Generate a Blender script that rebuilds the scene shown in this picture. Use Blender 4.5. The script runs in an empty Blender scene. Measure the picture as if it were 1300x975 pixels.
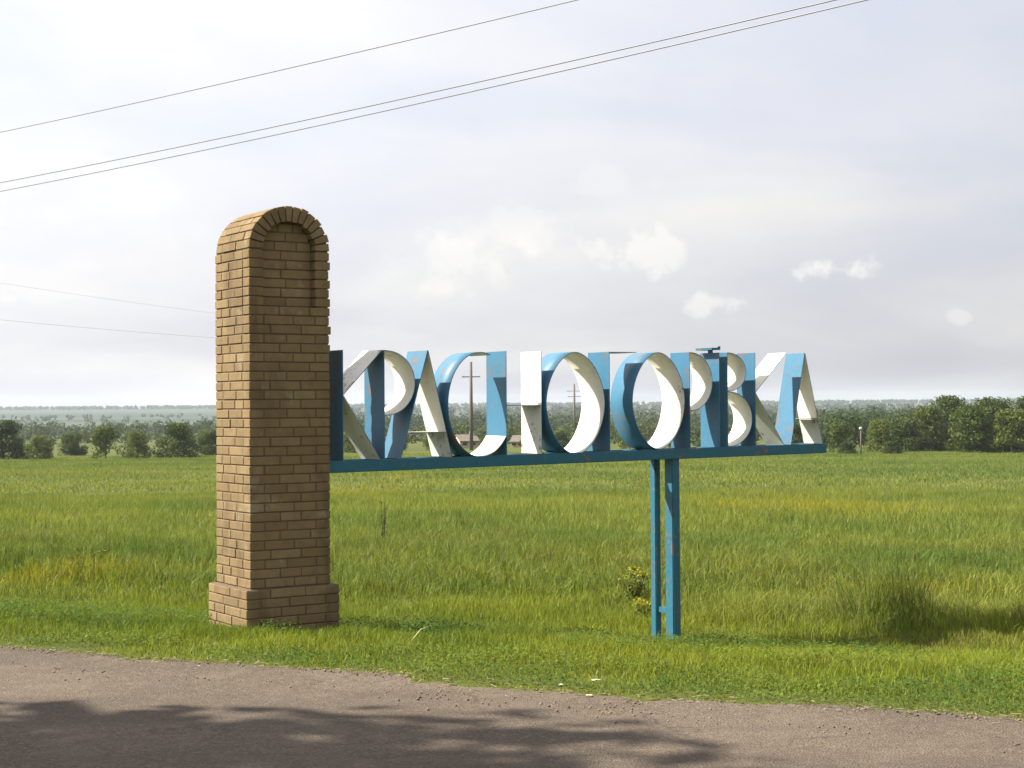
import bpy, bmesh, math, random
import numpy as np
from mathutils import Vector, Matrix, noise as mnoise

# ------------------------------------------------------------------ camera
FPX = 2050.0            # focal length in pixels of the 1300 px wide photograph
EYE = 1.6
PITCH = math.atan(27.5 / FPX)
ROLL = math.radians(0.4)
scene = bpy.context.scene
COL = scene.collection
cam_d = bpy.data.cameras.new('camera')
cam = bpy.data.objects.new('camera', cam_d)
COL.objects.link(cam)
cam_d.sensor_width = 36.0
cam_d.lens = 36.0 * FPX / 1300.0
cam_d.clip_start = 0.1
cam_d.clip_end = 12000
_f = Vector((0, math.cos(PITCH), math.sin(PITCH)))
_r = Vector((1, 0, 0))
_u = _r.cross(_f)
_r2 = math.cos(ROLL) * _r - math.sin(ROLL) * _u
_u2 = math.sin(ROLL) * _r + math.cos(ROLL) * _u
cam.matrix_world = Matrix(((_r2.x, _u2.x, -_f.x, 0), (_r2.y, _u2.y, -_f.y, 0),
                           (_r2.z, _u2.z, -_f.z, EYE), (0, 0, 0, 1)))
scene.camera = cam

# ------------------------------------------------------------------ light
SUN_EL = math.radians(45.0)
SUN_H = Vector((-0.999, 0.043, 0)).normalized()
SUN = SUN_H * math.cos(SUN_EL) + Vector((0, 0, math.sin(SUN_EL)))
sd = bpy.data.lights.new('sun', 'SUN')
sd.energy = 5.0
sd.angle = math.radians(0.53)
sd.color = (1.0, 0.93, 0.80)
so = bpy.data.objects.new('sun', sd)
so.rotation_euler = SUN.to_track_quat('Z', 'Y').to_euler()
so.location = SUN * 60
COL.objects.link(so)

scene.view_settings.view_transform = 'Standard'
scene.view_settings.look = 'None'
scene.view_settings.gamma = 1.0
scene.view_settings.use_curve_mapping = False
scene.view_settings.exposure = 1.42


def pix_dir(px, py):
    return (_f + (px - 650) / FPX * _r2 - (py - 487.5) / FPX * _u2).normalized()


def N_(nt, kind, **kw):
    n = nt.nodes.new(kind)
    for k, v in kw.items():
        if k.startswith('i_'):
            n.inputs[k[2:].replace('_', ' ')].default_value = v
        else:
            setattr(n, k, v)
    return n


def math_node(nt, op, a, b=None, clamp=False):
    n = nt.nodes.new('ShaderNodeMath')
    n.operation = op
    n.use_clamp = clamp
    for i, v in enumerate((a, b)):
        if v is None:
            continue
        if isinstance(v, (int, float)):
            n.inputs[i].default_value = v
        else:
            nt.links.new(v, n.inputs[i])
    return n.outputs[0]


def mix_col(nt, fac, a, b, blend='MIX'):
    n = nt.nodes.new('ShaderNodeMix')
    n.data_type = 'RGBA'
    n.blend_type = blend
    for sock, v in ((n.inputs[0], fac), (n.inputs[6], a), (n.inputs[7], b)):
        if isinstance(v, (int, float)):
            sock.default_value = v
        elif isinstance(v, tuple):
            sock.default_value = (v[0], v[1], v[2], 1)
        else:
            nt.links.new(v, sock)
    return n.outputs[2]


def ramp(nt, src, stops):
    n = nt.nodes.new('ShaderNodeMapRange')
    n.inputs[1].default_value = stops[0]
    n.inputs[2].default_value = stops[1]
    n.interpolation_type = 'SMOOTHSTEP'
    nt.links.new(src, n.inputs[0])
    return n.outputs[0]


# world: thin high cloud over a hazy sky
world = bpy.data.worlds.new('World')
scene.world = world
world.use_nodes = True
nt = world.node_tree
nt.nodes.clear()
out = nt.nodes.new('ShaderNodeOutputWorld')
bg = nt.nodes.new('ShaderNodeBackground')
bg.inputs[1].default_value = 0.1
nt.links.new(bg.outputs[0], out.inputs[0])
sky = nt.nodes.new('ShaderNodeTexSky')
sky.sky_type = 'NISHITA'
sky.sun_disc = False
sky.sun_elevation = SUN_EL
sky.sun_rotation = math.atan2(SUN_H.x, SUN_H.y)
sky.air_density = 1.0
sky.dust_density = 2.5
tc = nt.nodes.new('ShaderNodeTexCoord')
sep = nt.nodes.new('ShaderNodeSeparateXYZ')
nt.links.new(tc.outputs['Generated'], sep.inputs[0])
zc = math_node(nt, 'MAXIMUM', sep.outputs[2], 0.0)
zd = math_node(nt, 'ADD', zc, 0.22)
cx = math_node(nt, 'DIVIDE', sep.outputs[0], zd)
cy = math_node(nt, 'DIVIDE', sep.outputs[1], zd)
cmb = nt.nodes.new('ShaderNodeCombineXYZ')
nt.links.new(cx, cmb.inputs[0])
nt.links.new(cy, cmb.inputs[1])
n1 = N_(nt, 'ShaderNodeTexNoise', i_Scale=0.95, i_Detail=6.0, i_Roughness=0.5, i_Distortion=0.4)
nt.links.new(cmb.outputs[0], n1.inputs['Vector'])
n2 = N_(nt, 'ShaderNodeTexNoise', i_Scale=2.0, i_Detail=6.0, i_Roughness=0.55)
nt.links.new(cmb.outputs[0], n2.inputs['Vector'])
veil = ramp(nt, n1.outputs[0], (0.33, 0.66))          # where the veil is thick
veil2 = ramp(nt, n2.outputs[0], (0.35, 0.7))
dot = nt.nodes.new('ShaderNodeVectorMath')
dot.operation = 'DOT_PRODUCT'
nt.links.new(tc.outputs['Generated'], dot.inputs[0])
dot.inputs[1].default_value = SUN
# forward scattering of thin cloud towards the sun
gl = nt.nodes.new('ShaderNodeMapRange')
gl.inputs[1].default_value = -1.0
gl.inputs[2].default_value = 1.0
gl.inputs[3].default_value = 0.28
gl.inputs[4].default_value = 1.28
nt.links.new(dot.outputs['Value'], gl.inputs[0])
thin = mix_col(nt, 0.80, sky.outputs[0], (3.56, 3.58, 3.98))
thick = mix_col(nt, veil2, (4.10, 4.06, 4.15), (4.5, 4.42, 4.30))
base = mix_col(nt, veil, thin, thick)
lit = nt.nodes.new('ShaderNodeVectorMath')
lit.operation = 'SCALE'
nt.links.new(base, lit.inputs[0])
hd = nt.nodes.new('ShaderNodeMapRange')
hd.inputs[1].default_value = 0.0; hd.inputs[2].default_value = 0.16; hd.inputs[3].default_value = 0.87; hd.inputs[4].default_value = 1.0
nt.links.new(sep.outputs[2], hd.inputs[0])
nt.links.new(math_node(nt, 'MULTIPLY', gl.outputs[0], hd.outputs[0]), lit.inputs['Scale'])
colr = lit.outputs[0]
# small low cumulus puffs standing in the distance
wn = N_(nt, 'ShaderNodeTexNoise', i_Scale=38.0, i_Detail=5.0, i_Roughness=0.6)
nt.links.new(tc.outputs['Generated'], wn.inputs['Vector'])
PUFFS = [(1070, 342, 38, 15, .55), (810, 322, 48, 22, .45), (905, 384, 50, 16, .42), (780, 232, 46, 24, .16),
         (588, 335, 70, 30, .35), (1215, 402, 14, 7, .25), (1045, 48, 48, 24, -.55), (1180, 130, 190, 34, -.22), (960, 140, 220, 40, -.25), (150, 20, 120, 22, -.10), (15, 378, 26, 16, .4),
         (640, 292, 60, 26, .25), (-90, 360, 80, 26, .4), (1420, 372, 70, 22, .4), (1560, 300, 90, 30, .35)]
for (px, py, rx, ry, amt) in PUFFS:
    d = pix_dir(px, py)
    rt = d.cross(Vector((0, 0, 1))).normalized()
    up = rt.cross(d).normalized()
    mx = nt.nodes.new('ShaderNodeVectorMath'); mx.operation = 'DOT_PRODUCT'
    nt.links.new(tc.outputs['Generated'], mx.inputs[0]); mx.inputs[1].default_value = rt * (FPX / rx)
    my = nt.nodes.new('ShaderNodeVectorMath'); my.operation = 'DOT_PRODUCT'
    nt.links.new(tc.outputs['Generated'], my.inputs[0]); my.inputs[1].default_value = up * (FPX / ry)
    fr = nt.nodes.new('ShaderNodeVectorMath'); fr.operation = 'DOT_PRODUCT'
    nt.links.new(tc.outputs['Generated'], fr.inputs[0]); fr.inputs[1].default_value = d
    r2 = math_node(nt, 'ADD', math_node(nt, 'MULTIPLY', mx.outputs['Value'], mx.outputs['Value']),
                   math_node(nt, 'MULTIPLY', my.outputs['Value'], my.outputs['Value']))
    rr = math_node(nt, 'ADD', math_node(nt, 'SQRT', r2), math_node(nt, 'MULTIPLY', math_node(nt, 'SUBTRACT', wn.outputs[0], 0.5), 5.2))
    mr = nt.nodes.new('ShaderNodeMapRange'); mr.interpolation_type = 'SMOOTHSTEP'
    mr.inputs[1].default_value = 1.25; mr.inputs[2].default_value = 0.35
    mr.inputs[3].default_value = 0; mr.inputs[4].default_value = abs(amt)
    nt.links.new(rr, mr.inputs[0])
    fac = math_node(nt, 'MULTIPLY', mr.outputs[0], math_node(nt, 'GREATER_THAN', fr.outputs['Value'], 0.5))
    colr = mix_col(nt, fac, colr, (4.1, 3.98, 3.75) if amt > 0 else (2.85, 2.9, 3.3))
nt.links.new(colr, bg.inputs[0])

# ------------------------------------------------------------------ helpers
RNG = np.random.default_rng(7)
random.seed(11)


def tag(o, label=None, cat=None, group=None, kind=None):
    if label: o['label'] = label
    if cat: o['category'] = cat
    if group: o['group'] = group
    if kind: o['kind'] = kind
    return o


def link(name, me, parent=None, mats=()):
    for m in mats:
        if m.name not in me.materials:
            me.materials.append(m)
    o = bpy.data.objects.new(name, me)
    COL.objects.link(o)
    o.parent = parent
    return o


def empty(name, loc, rz=0.0):
    o = bpy.data.objects.new(name, None)
    o.empty_display_size = 0.2
    COL.objects.link(o)
    o.location = loc
    o.rotation_euler = (0, 0, rz)
    return o


def bm_mesh(name, bm, smooth=False):
    me = bpy.data.meshes.new(name)
    bm.normal_update()
    bm.to_mesh(me)
    bm.free()
    if smooth:
        for p in me.polygons:
            p.use_smooth = True
    return me


def bm_box(bm, lo, hi, mat=0):
    x0, y0, z0 = lo
    x1, y1, z1 = hi
    v = [bm.verts.new(c) for c in ((x0, y0, z0), (x1, y0, z0), (x1, y1, z0), (x0, y1, z0),
                                   (x0, y0, z1), (x1, y0, z1), (x1, y1, z1), (x0, y1, z1))]
    fs = []
    for q in ((0, 3, 2, 1), (4, 5, 6, 7), (0, 1, 5, 4), (1, 2, 6, 5), (2, 3, 7, 6), (3, 0, 4, 7)):
        f = bm.faces.new([v[i] for i in q])
        f.material_index = mat
        fs.append(f)
    return fs


def bm_tube(bm, pts, radii, seg=8, mat=0, cap=True):
    rings = []
    n = len(pts)
    pts = [Vector(p) for p in pts]
    for i, p in enumerate(pts):
        t = (pts[min(i + 1, n - 1)] - pts[max(i - 1, 0)]).normalized()
        a = Vector((1, 0, 0)) if abs(t.x) < 0.8 else Vector((0, 1, 0))
        b = t.cross(a).normalized()
        c = t.cross(b).normalized()
        r = radii[i] if hasattr(radii, '__len__') else radii
        rings.append([bm.verts.new(p + r * (math.cos(2 * math.pi * k / seg) * b + math.sin(2 * math.pi * k / seg) * c)) for k in range(seg)])
    for i in range(n - 1):
        for k in range(seg):
            f = bm.faces.new((rings[i][k], rings[i][(k + 1) % seg], rings[i + 1][(k + 1) % seg], rings[i + 1][k]))
            f.material_index = mat
            f.smooth = True
    if cap:
        bm.faces.new(rings[0][::-1]).material_index = mat
        bm.faces.new(rings[-1]).material_index = mat


def fast_mesh(name, verts, faces, cols=None):
    """verts (n,3), faces: list of (m,k) int arrays."""
    me = bpy.data.meshes.new(name)
    me.vertices.add(len(verts))
    me.vertices.foreach_set('co', np.ascontiguousarray(verts, dtype=np.float32).ravel())
    idx = np.concatenate([f.ravel() for f in faces]).astype(np.int32)
    tot = np.concatenate([np.full(len(f), f.shape[1]) for f in faces]).astype(np.int32)
    st = np.concatenate([[0], np.cumsum(tot)[:-1]]).astype(np.int32)
    me.loops.add(len(idx))
    me.loops.foreach_set('vertex_index', idx)
    me.polygons.add(len(tot))
    me.polygons.foreach_set('loop_start', st)
    me.polygons.foreach_set('loop_total', tot)
    me.update(calc_edges=True)
    if cols is not None:
        at = me.attributes.new('tint', 'FLOAT_COLOR', 'POINT')
        c = np.ones((len(verts), 4), dtype=np.float32)
        c[:, :3] = cols
        at.data.foreach_set('color', c.ravel())
    return me


def vnoise(x, y, scale, seed=0):
    """cheap vectorised value noise, 0..1"""
    x = np.asarray(x, dtype=np.float64) / scale + seed * 17.13
    y = np.asarray(y, dtype=np.float64) / scale + seed * 9.71
    xi = np.floor(x).astype(np.int64); yi = np.floor(y).astype(np.int64)
    fx = x - xi; fy = y - yi
    fx = fx * fx * (3 - 2 * fx); fy = fy * fy * (3 - 2 * fy)

    def h(a, b):
        v = (a * 374761393 + b * 668265263 + seed * 1442695) & 0x7fffffff
        v = ((v ^ (v >> 13)) * 1274126177) & 0x7fffffff
        return ((v ^ (v >> 16)) & 0xffff) / 65535.0
    return (h(xi, yi) * (1 - fx) * (1 - fy) + h(xi + 1, yi) * fx * (1 - fy) + h(xi, yi + 1) * (1 - fx) * fy + h(xi + 1, yi + 1) * fx * fy)


# ------------------------------------------------------------------ materials
def new_mat(name):
    m = bpy.data.materials.new(name)
    m.use_nodes = True
    nt = m.node_tree
    p = nt.nodes['Principled BSDF']
    return m, nt, p


def add_bump(nt, p, height, strength, dist):
    b = nt.nodes.new('ShaderNodeBump')
    b.inputs['Strength'].default_value = strength
    b.inputs['Distance'].default_value = dist
    nt.links.new(height, b.inputs['Height'])
    nt.links.new(b.outputs[0], p.inputs['Normal'])


def pos_of(nt, world_space=True):
    if world_space:
        return nt.nodes.new('ShaderNodeNewGeometry').outputs['Position']
    return nt.nodes.new('ShaderNodeTexCoord').outputs['Object']


def noise_at(nt, vec, scale, detail=4.0, rough=0.55):
    n = N_(nt, 'ShaderNodeTexNoise', i_Scale=scale, i_Detail=detail, i_Roughness=rough)
    nt.links.new(vec, n.inputs['Vector'])
    return n.outputs[0]


def painted(name, colour, rough=0.45, worn=(0.17, 0.10, 0.065), wear=0.575, dirt=0.35):
    m, nt, p = new_mat(name)
    v = pos_of(nt)
    a = noise_at(nt, v, 3.2, 6, 0.65)
    b = noise_at(nt, v, 22, 5, 0.7)
    mp = nt.nodes.new('ShaderNodeMapping'); mp.inputs['Scale'].default_value = (26, 26, 1.6)
    nt.links.new(v, mp.inputs[0])
    st = noise_at(nt, mp.outputs[0], 1.0, 4, 0.6)
    c = mix_col(nt, math_node(nt, 'MULTIPLY', ramp(nt, a, (0.40, 0.70)), dirt), colour, tuple(x * 0.55 + 0.03 for x in colour))
    c = mix_col(nt, math_node(nt, 'MULTIPLY', ramp(nt, b, (0.5, 0.8)), dirt), c, tuple(x * 0.75 + 0.08 for x in colour))
    c = mix_col(nt, math_node(nt, 'MULTIPLY', ramp(nt, st, (0.56, 0.76)), dirt), c, tuple(0.45 * x + 0.55 * w_ for x, w_ in zip(colour, worn)))
    chips = ramp(nt, math_node(nt, 'MULTIPLY', math_node(nt, 'ADD', a, b), 0.5), (wear - 0.02, wear + 0.02))
    c = mix_col(nt, math_node(nt, 'MULTIPLY', chips, 0.85), c, worn)
    nt.links.new(c, p.inputs['Base Color'])
    p.inputs['Roughness'].default_value = rough
    p.inputs['Specular IOR Level'].default_value = 0.3
    add_bump(nt, p, math_node(nt, 'ADD', math_node(nt, 'MULTIPLY', b, 0.4), a), 0.25, 0.02)
    return m


M = {}
M['blue'] = painted('blue_paint', (0.042, 0.145, 0.240), 0.5)
M['white'] = painted('white_paint', (0.66, 0.645, 0.58), 0.55, wear=0.60, dirt=0.30)
M['teal'] = painted('teal_paint', (0.019, 0.112, 0.168), 0.5, wear=0.575, dirt=0.45)

# brick
m, nt, p = new_mat('buff_brick')
oi = nt.nodes.new('ShaderNodeObjectInfo')
v = pos_of(nt)
rnd = oi.outputs['Random']
c = mix_col(nt, rnd, (0.171, 0.120, 0.059), (0.217, 0.158, 0.081))
rnd2 = math_node(nt, 'FRACT', math_node(nt, 'MULTIPLY', rnd, 13.7))
c = mix_col(nt, math_node(nt, 'MULTIPLY', ramp(nt, rnd2, (0.72, 1.0)), 0.40), c, (0.171, 0.106, 0.058))
g1 = noise_at(nt, v, 9, 6, 0.65)
g2 = noise_at(nt, v, 120, 4, 0.7)
c = mix_col(nt, math_node(nt, 'MULTIPLY', ramp(nt, g1, (0.45, 0.75)), 0.5), c, (0.114, 0.072, 0.042))
c = mix_col(nt, math_node(nt, 'MULTIPLY', ramp(nt, g2, (0.55, 0.75)), 0.3), c, (0.251, 0.198, 0.114))
mpz = nt.nodes.new('ShaderNodeMapping'); mpz.inputs['Scale'].default_value = (3.2, 3.2, 0.7)
nt.links.new(v, mpz.inputs[0])
g3 = noise_at(nt, mpz.outputs[0], 1.0, 6, 0.65)
c = mix_col(nt, math_node(nt, 'MULTIPLY', ramp(nt, g3, (0.46, 0.66)), 0.6), c, (0.087, 0.061, 0.036))
g4 = noise_at(nt, v, 4.3, 6, 0.7)
c = mix_col(nt, math_node(nt, 'MULTIPLY', ramp(nt, g4, (0.56, 0.68)), 0.55), c, (0.274, 0.236, 0.167))
nt.links.new(c, p.inputs['Base Color'])
p.inputs['Roughness'].default_value = 0.92
p.inputs['Specular IOR Level'].default_value = 0.2
add_bump(nt, p, math_node(nt, 'ADD', g2, math_node(nt, 'MULTIPLY', g1, 2.0)), 0.5, 0.006)
M['brick'] = m
m, nt, p = new_mat('mortar')
v = pos_of(nt)
g1 = noise_at(nt, v, 14, 5)
g2 = noise_at(nt, v, 160, 3)
c = mix_col(nt, g1, (0.092, 0.064, 0.037), (0.140, 0.098, 0.056))
nt.links.new(c, p.inputs['Base Color'])
p.inputs['Roughness'].default_value = 0.95
add_bump(nt, p, g2, 0.6, 0.006)
M['mortar'] = m


def foliage_mat(name, transl=0.35, rough=0.6, spec=0.12):
    m, nt, p = new_mat(name)
    a = nt.nodes.new('ShaderNodeAttribute')
    a.attribute_name = 'tint'
    oi = nt.nodes.new('ShaderNodeObjectInfo')
    hs = nt.nodes.new('ShaderNodeHueSaturation')
    nt.links.new(a.outputs['Color'], hs.inputs['Color'])
    mr = nt.nodes.new('ShaderNodeMapRange')
    nt.links.new(oi.outputs['Random'], mr.inputs[0])
    mr.inputs[3].default_value = 0.76
    mr.inputs[4].default_value = 0.99
    nt.links.new(mr.outputs[0], hs.inputs['Value'])
    nt.links.new(hs.outputs[0], p.inputs['Base Color'])
    p.inputs['Roughness'].default_value = rough
    p.inputs['Specular IOR Level'].default_value = spec
    tr = nt.nodes.new('ShaderNodeBsdfTranslucent')
    tcol = mix_col(nt, 1.0, hs.outputs[0], (1.15, 1.1, 0.55), 'MULTIPLY')
    nt.links.new(tcol, tr.inputs[0])
    mx = nt.nodes.new('ShaderNodeMixShader')
    mx.inputs[0].default_value = transl
    nt.links.new(p.outputs[0], mx.inputs[1])
    nt.links.new(tr.outputs[0], mx.inputs[2])
    nt.links.new(mx.outputs[0], nt.nodes['Material Output'].inputs[0])
    return m


M['grass'] = foliage_mat('grass_blade', 0.38)
M['leaf'] = foliage_mat('leaf', 0.30)
M['stone'] = foliage_mat('gravel_stone', 0.0, 0.9)
m, nt, p = new_mat('bark')
v = pos_of(nt)
g = noise_at(nt, v, 12, 5, 0.7)
nt.links.new(mix_col(nt, g, (0.05, 0.035, 0.025), (0.13, 0.10, 0.075)), p.inputs['Base Color'])
p.inputs['Roughness'].default_value = 0.9
add_bump(nt, p, g, 0.6, 0.03)
M['bark'] = m
m, nt, p = new_mat('weathered_pole')
v = pos_of(nt)
g = noise_at(nt, v, 8, 4, 0.7)
nt.links.new(mix_col(nt, g, (0.07, 0.06, 0.05), (0.15, 0.13, 0.11)), p.inputs['Base Color'])
p.inputs['Roughness'].default_value = 0.9
M['pole'] = m
m, nt, p = new_mat('cable')
p.inputs['Base Color'].default_value = (0.12, 0.11, 0.11, 1)
p.inputs['Roughness'].default_value = 0.5
g = noise_at(nt, pos_of(nt), 5, 2)
nt.links.new(mix_col(nt, g, (0.09, 0.085, 0.085), (0.16, 0.15, 0.15)), p.inputs['Base Color'])
M['cable'] = m


def plain(name, ca, cb, scale=6, rough=0.85, bump=0.2):
    m, nt, p = new_mat(name)
    v = pos_of(nt)
    g = noise_at(nt, v, scale, 5, 0.65)
    nt.links.new(mix_col(nt, ramp(nt, g, (0.3, 0.7)), ca, cb), p.inputs['Base Color'])
    p.inputs['Roughness'].default_value = rough
    add_bump(nt, p, g, bump, 0.02)
    return m


M['plaster'] = plain('pale_plaster', (0.42, 0.34, 0.22), (0.50, 0.42, 0.29), 2)
M['ochre'] = plain('ochre_plaster', (0.42, 0.33, 0.13), (0.50, 0.40, 0.18), 2)
M['roof'] = plain('rusty_roof', (0.085, 0.072, 0.06), (0.13, 0.105, 0.085), 2)
M['glass'] = plain('dark_glass', (0.03, 0.035, 0.04), (0.05, 0.055, 0.06), 2, 0.1, 0)
M['paper'] = plain('pale_litter', (0.42, 0.39, 0.27), (0.55, 0.52, 0.40), 20)
M['straw'] = plain('dry_straw', (0.36, 0.30, 0.15), (0.50, 0.43, 0.24), 12)

# road
m, nt, p = new_mat('worn_asphalt')
v = pos_of(nt)
a = noise_at(nt, v, 0.7, 6, 0.6)
b = noise_at(nt, v, 7, 6, 0.7)
g = noise_at(nt, v, 95, 3, 0.75)
vo = N_(nt, 'ShaderNodeTexVoronoi', i_Scale=85.0)
nt.links.new(v, vo.inputs['Vector'])
c = mix_col(nt, ramp(nt, a, (0.35, 0.68)), (0.078, 0.060, 0.044), (0.111, 0.085, 0.062))
c = mix_col(nt, math_node(nt, 'MULTIPLY', ramp(nt, b, (0.45, 0.75)), 0.55), c, (0.140, 0.108, 0.078))
stone = nt.nodes.new('ShaderNodeSeparateColor')
nt.links.new(vo.outputs['Color'], stone.inputs[0])
c = mix_col(nt, math_node(nt, 'MULTIPLY', ramp(nt, stone.outputs[0], (0.55, 1.0)), 0.6), c, (0.178, 0.149, 0.119))
c = mix_col(nt, math_node(nt, 'MULTIPLY', ramp(nt, stone.outputs[1], (0.6, 1.0)), 0.5), c, (0.038, 0.031, 0.028))
mpr = nt.nodes.new('ShaderNodeMapping'); mpr.inputs['Rotation'].default_value = (0, 0, math.radians(24.4)); mpr.inputs['Scale'].default_value = (0.12, 1.1, 1)
nt.links.new(v, mpr.inputs[0])
trk = noise_at(nt, mpr.outputs[0], 1.0, 4, 0.55)
c = mix_col(nt, math_node(nt, 'MULTIPLY', ramp(nt, trk, (0.45, 0.65)), 0.35), c, (0.060, 0.047, 0.037))
wv = nt.nodes.new('ShaderNodeVectorMath'); wv.operation = 'ADD'
wn_ = N_(nt, 'ShaderNodeTexNoise', i_Scale=2.2, i_Detail=4.0)
nt.links.new(v, wn_.inputs['Vector']); nt.links.new(v, wv.inputs[0]); nt.links.new(wn_.outputs['Color'], wv.inputs[1])
ck = N_(nt, 'ShaderNodeTexVoronoi', i_Scale=0.75, feature='DISTANCE_TO_EDGE')
nt.links.new(wv.outputs[0], ck.inputs['Vector'])
crack = math_node(nt, 'MULTIPLY', math_node(nt, 'SUBTRACT', 1.0, ramp(nt, ck.outputs['Distance'], (0.004, 0.016))), ramp(nt, a, (0.48, 0.60)))
c = mix_col(nt, math_node(nt, 'MULTIPLY', crack, 0.42), c, (0.025, 0.020, 0.017))
dust = noise_at(nt, v, 1.7, 7, 0.7)
c = mix_col(nt, math_node(nt, 'MULTIPLY', ramp(nt, dust, (0.52, 0.72)), 0.5), c, (0.157, 0.126, 0.089))
nt.links.new(c, p.inputs['Base Color'])
p.inputs['Roughness'].default_value = 0.9
p.inputs['Specular IOR Level'].default_value = 0.2
add_bump(nt, p, math_node(nt, 'ADD', g, math_node(nt, 'MULTIPLY', vo.outputs['Distance'], 1.2)), 0.6, 0.012)
M['road'] = m

# soil / turf under the grass, becoming pasture and fields further off
m, nt, p = new_mat('meadow_ground')
v = pos_of(nt)
a = noise_at(nt, v, 0.05, 6, 0.6)
b = noise_at(nt, v, 0.6, 6, 0.65)
g = noise_at(nt, v, 14, 5, 0.7)
c = mix_col(nt, ramp(nt, a, (0.35, 0.65)), (0.060, 0.076, 0.015), (0.082, 0.095, 0.019))
c = mix_col(nt, math_node(nt, 'MULTIPLY', ramp(nt, b, (0.4, 0.7)), 0.6), c, (0.038, 0.056, 0.014))
c = mix_col(nt, math_node(nt, 'MULTIPLY', ramp(nt, g, (0.45, 0.7)), 0.5), c, (0.081, 0.076, 0.025))
sepp = nt.nodes.new('ShaderNodeSeparateXYZ')
nt.links.new(v, sepp.inputs[0])
ff = ramp(nt, sepp.outputs[1], (420, 900))
str_ = N_(nt, 'ShaderNodeTexNoise', i_Scale=0.0035, i_Detail=3.0)
mp = nt.nodes.new('ShaderNodeMapping')
mp.inputs['Scale'].default_value = (0.35, 1.6, 1)
nt.links.new(v, mp.inputs[0])
nt.links.new(mp.outputs[0], str_.inputs['Vector'])
fld = mix_col(nt, ramp(nt, str_.outputs[0], (0.42, 0.58)), (0.026, 0.040, 0.024), (0.060, 0.072, 0.042))
c = mix_col(nt, ff, c, fld)
nt.links.new(c, p.inputs['Base Color'])
p.inputs['Roughness'].default_value = 0.95
p.inputs['Specular IOR Level'].default_value = 0.1
add_bump(nt, p, g, 0.6, 0.04)
M['ground'] = m

# ------------------------------------------------------------------ terrain
PN = (0.4131, 0.9107)      # across the road, away from the camera
ROAD_FAR = 8.5             # far edge of the road, metres across
ROAD_NEAR = 1.2
KT = [-40, -7.6, -7.2, -0.35, 0.0, 2.1, 3.2, 4.4, 5.8, 7.5, 10, 20, 60]
KZ = [-0.10, -0.03, -0.06, -0.06, -0.01, -0.14, -0.27, -0.45, -0.60, -0.64, -0.70, -0.92, -1.5]
KR = [0, 25, 60, 170, 260, 500, 1000, 1700, 2900, 3300, 6000]
KRZ = [-0.6, -0.95, -1.55, -3.45, -4.9, -8.0, -11.0, -8.5, 0.8, 1.2, -22]


def ground_z(x, y):
    x = np.asarray(x, dtype=np.float64); y = np.asarray(y, dtype=np.float64)
    t = x * PN[0] + y * PN[1] - ROAD_FAR
    near = np.interp(t, KT, KZ)
    r = np.hypot(x, y)
    far = np.interp(r, KR, KRZ)
    far = np.where(y < 0, np.maximum(far, -0.6 - 0.002 * r), far)
    # the far ridge is a little higher to the right
    far = far + np.clip((r - 1200) / 1700, 0, 1) * (x / np.maximum(r, 1)) * 3.0
    k = np.clip((np.where(t < -7.6, np.abs(t) - 7.6, t) - 12) / 30, 0, 1)
    k = k * k * (3 - 2 * k)
    z = near * (1 - k) + far * k
    bump = (vnoise(x, y, 3.1, 3) - 0.5) * 0.07 + (vnoise(x, y, 11, 4) - 0.5) * 0.12
    z = z + bump * np.clip((t - 2.6) / 3, 0, 1)
    return z


def gz(x, y):
    return float(ground_z(np.array([x]), np.array([y]))[0])


def ax(lo, hi, fine_lo, fine_hi, step, g=1.09):
    a = list(np.arange(fine_lo, fine_hi, step))
    s = step; c = a[-1]
    while c < hi:
        s *= g; c += s; a.append(min(c, hi))
    s = step; c = a[0]; b = []
    while c > lo:
        s *= g; c -= s; b.append(max(c, lo))
    return np.array(b[::-1] + a)


gx = ax(-3400, 3400, -9, 11, 0.25)
gy = ax(-250, 4300, 3, 26, 0.25)
GX, GY = np.meshgrid(gx, gy)
V = np.stack([GX.ravel(), GY.ravel(), ground_z(GX.ravel(), GY.ravel())], 1)
nx = len(gx)
ii = (np.arange(len(gy) - 1)[:, None] * nx + np.arange(nx - 1)[None, :]).ravel()
me = fast_mesh('ground', V, [np.stack([ii, ii + 1, ii + 1 + nx, ii + nx], 1)])
me.polygons.foreach_set('use_smooth', np.ones(len(me.polygons), dtype=bool))
tag(link('ground', me, None, [M['ground']]), kind='structure')

# road: a sheet with a slight crown and a ragged broken edge
RD = (0.9107, -0.4131)


def road_edge(l):
    return (vnoise(l, l * 0 + 3.0, 0.55, 21) - 0.5) * 0.22 + (vnoise(l, l * 0, 0.16, 22) - 0.5) * 0.10 + (vnoise(l, l * 0, 3.0, 23) - 0.5) * 0.22


ls = np.concatenate([np.arange(-260, -14, 3.0), np.arange(-14, 12, 0.06), np.arange(12, 220, 3.0)])
acr = np.linspace(0, 1, 15)
A_, L_ = np.meshgrid(acr, ls)
far_e = ROAD_FAR + road_edge(L_)
near_e = ROAD_NEAR - road_edge(L_ + 40)
P_ = near_e + (far_e - near_e) * A_
Z_ = 0.045 * (1 - (2 * A_ - 1) ** 2) - 0.006 * (A_ > 0.999) - 0.006 * (A_ < 0.001) + (vnoise(L_, P_, 0.9, 5) - 0.5) * 0.012 - 0.03
X_ = P_ * PN[0] + L_ * RD[0]
Y_ = P_ * PN[1] + L_ * RD[1]
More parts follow.
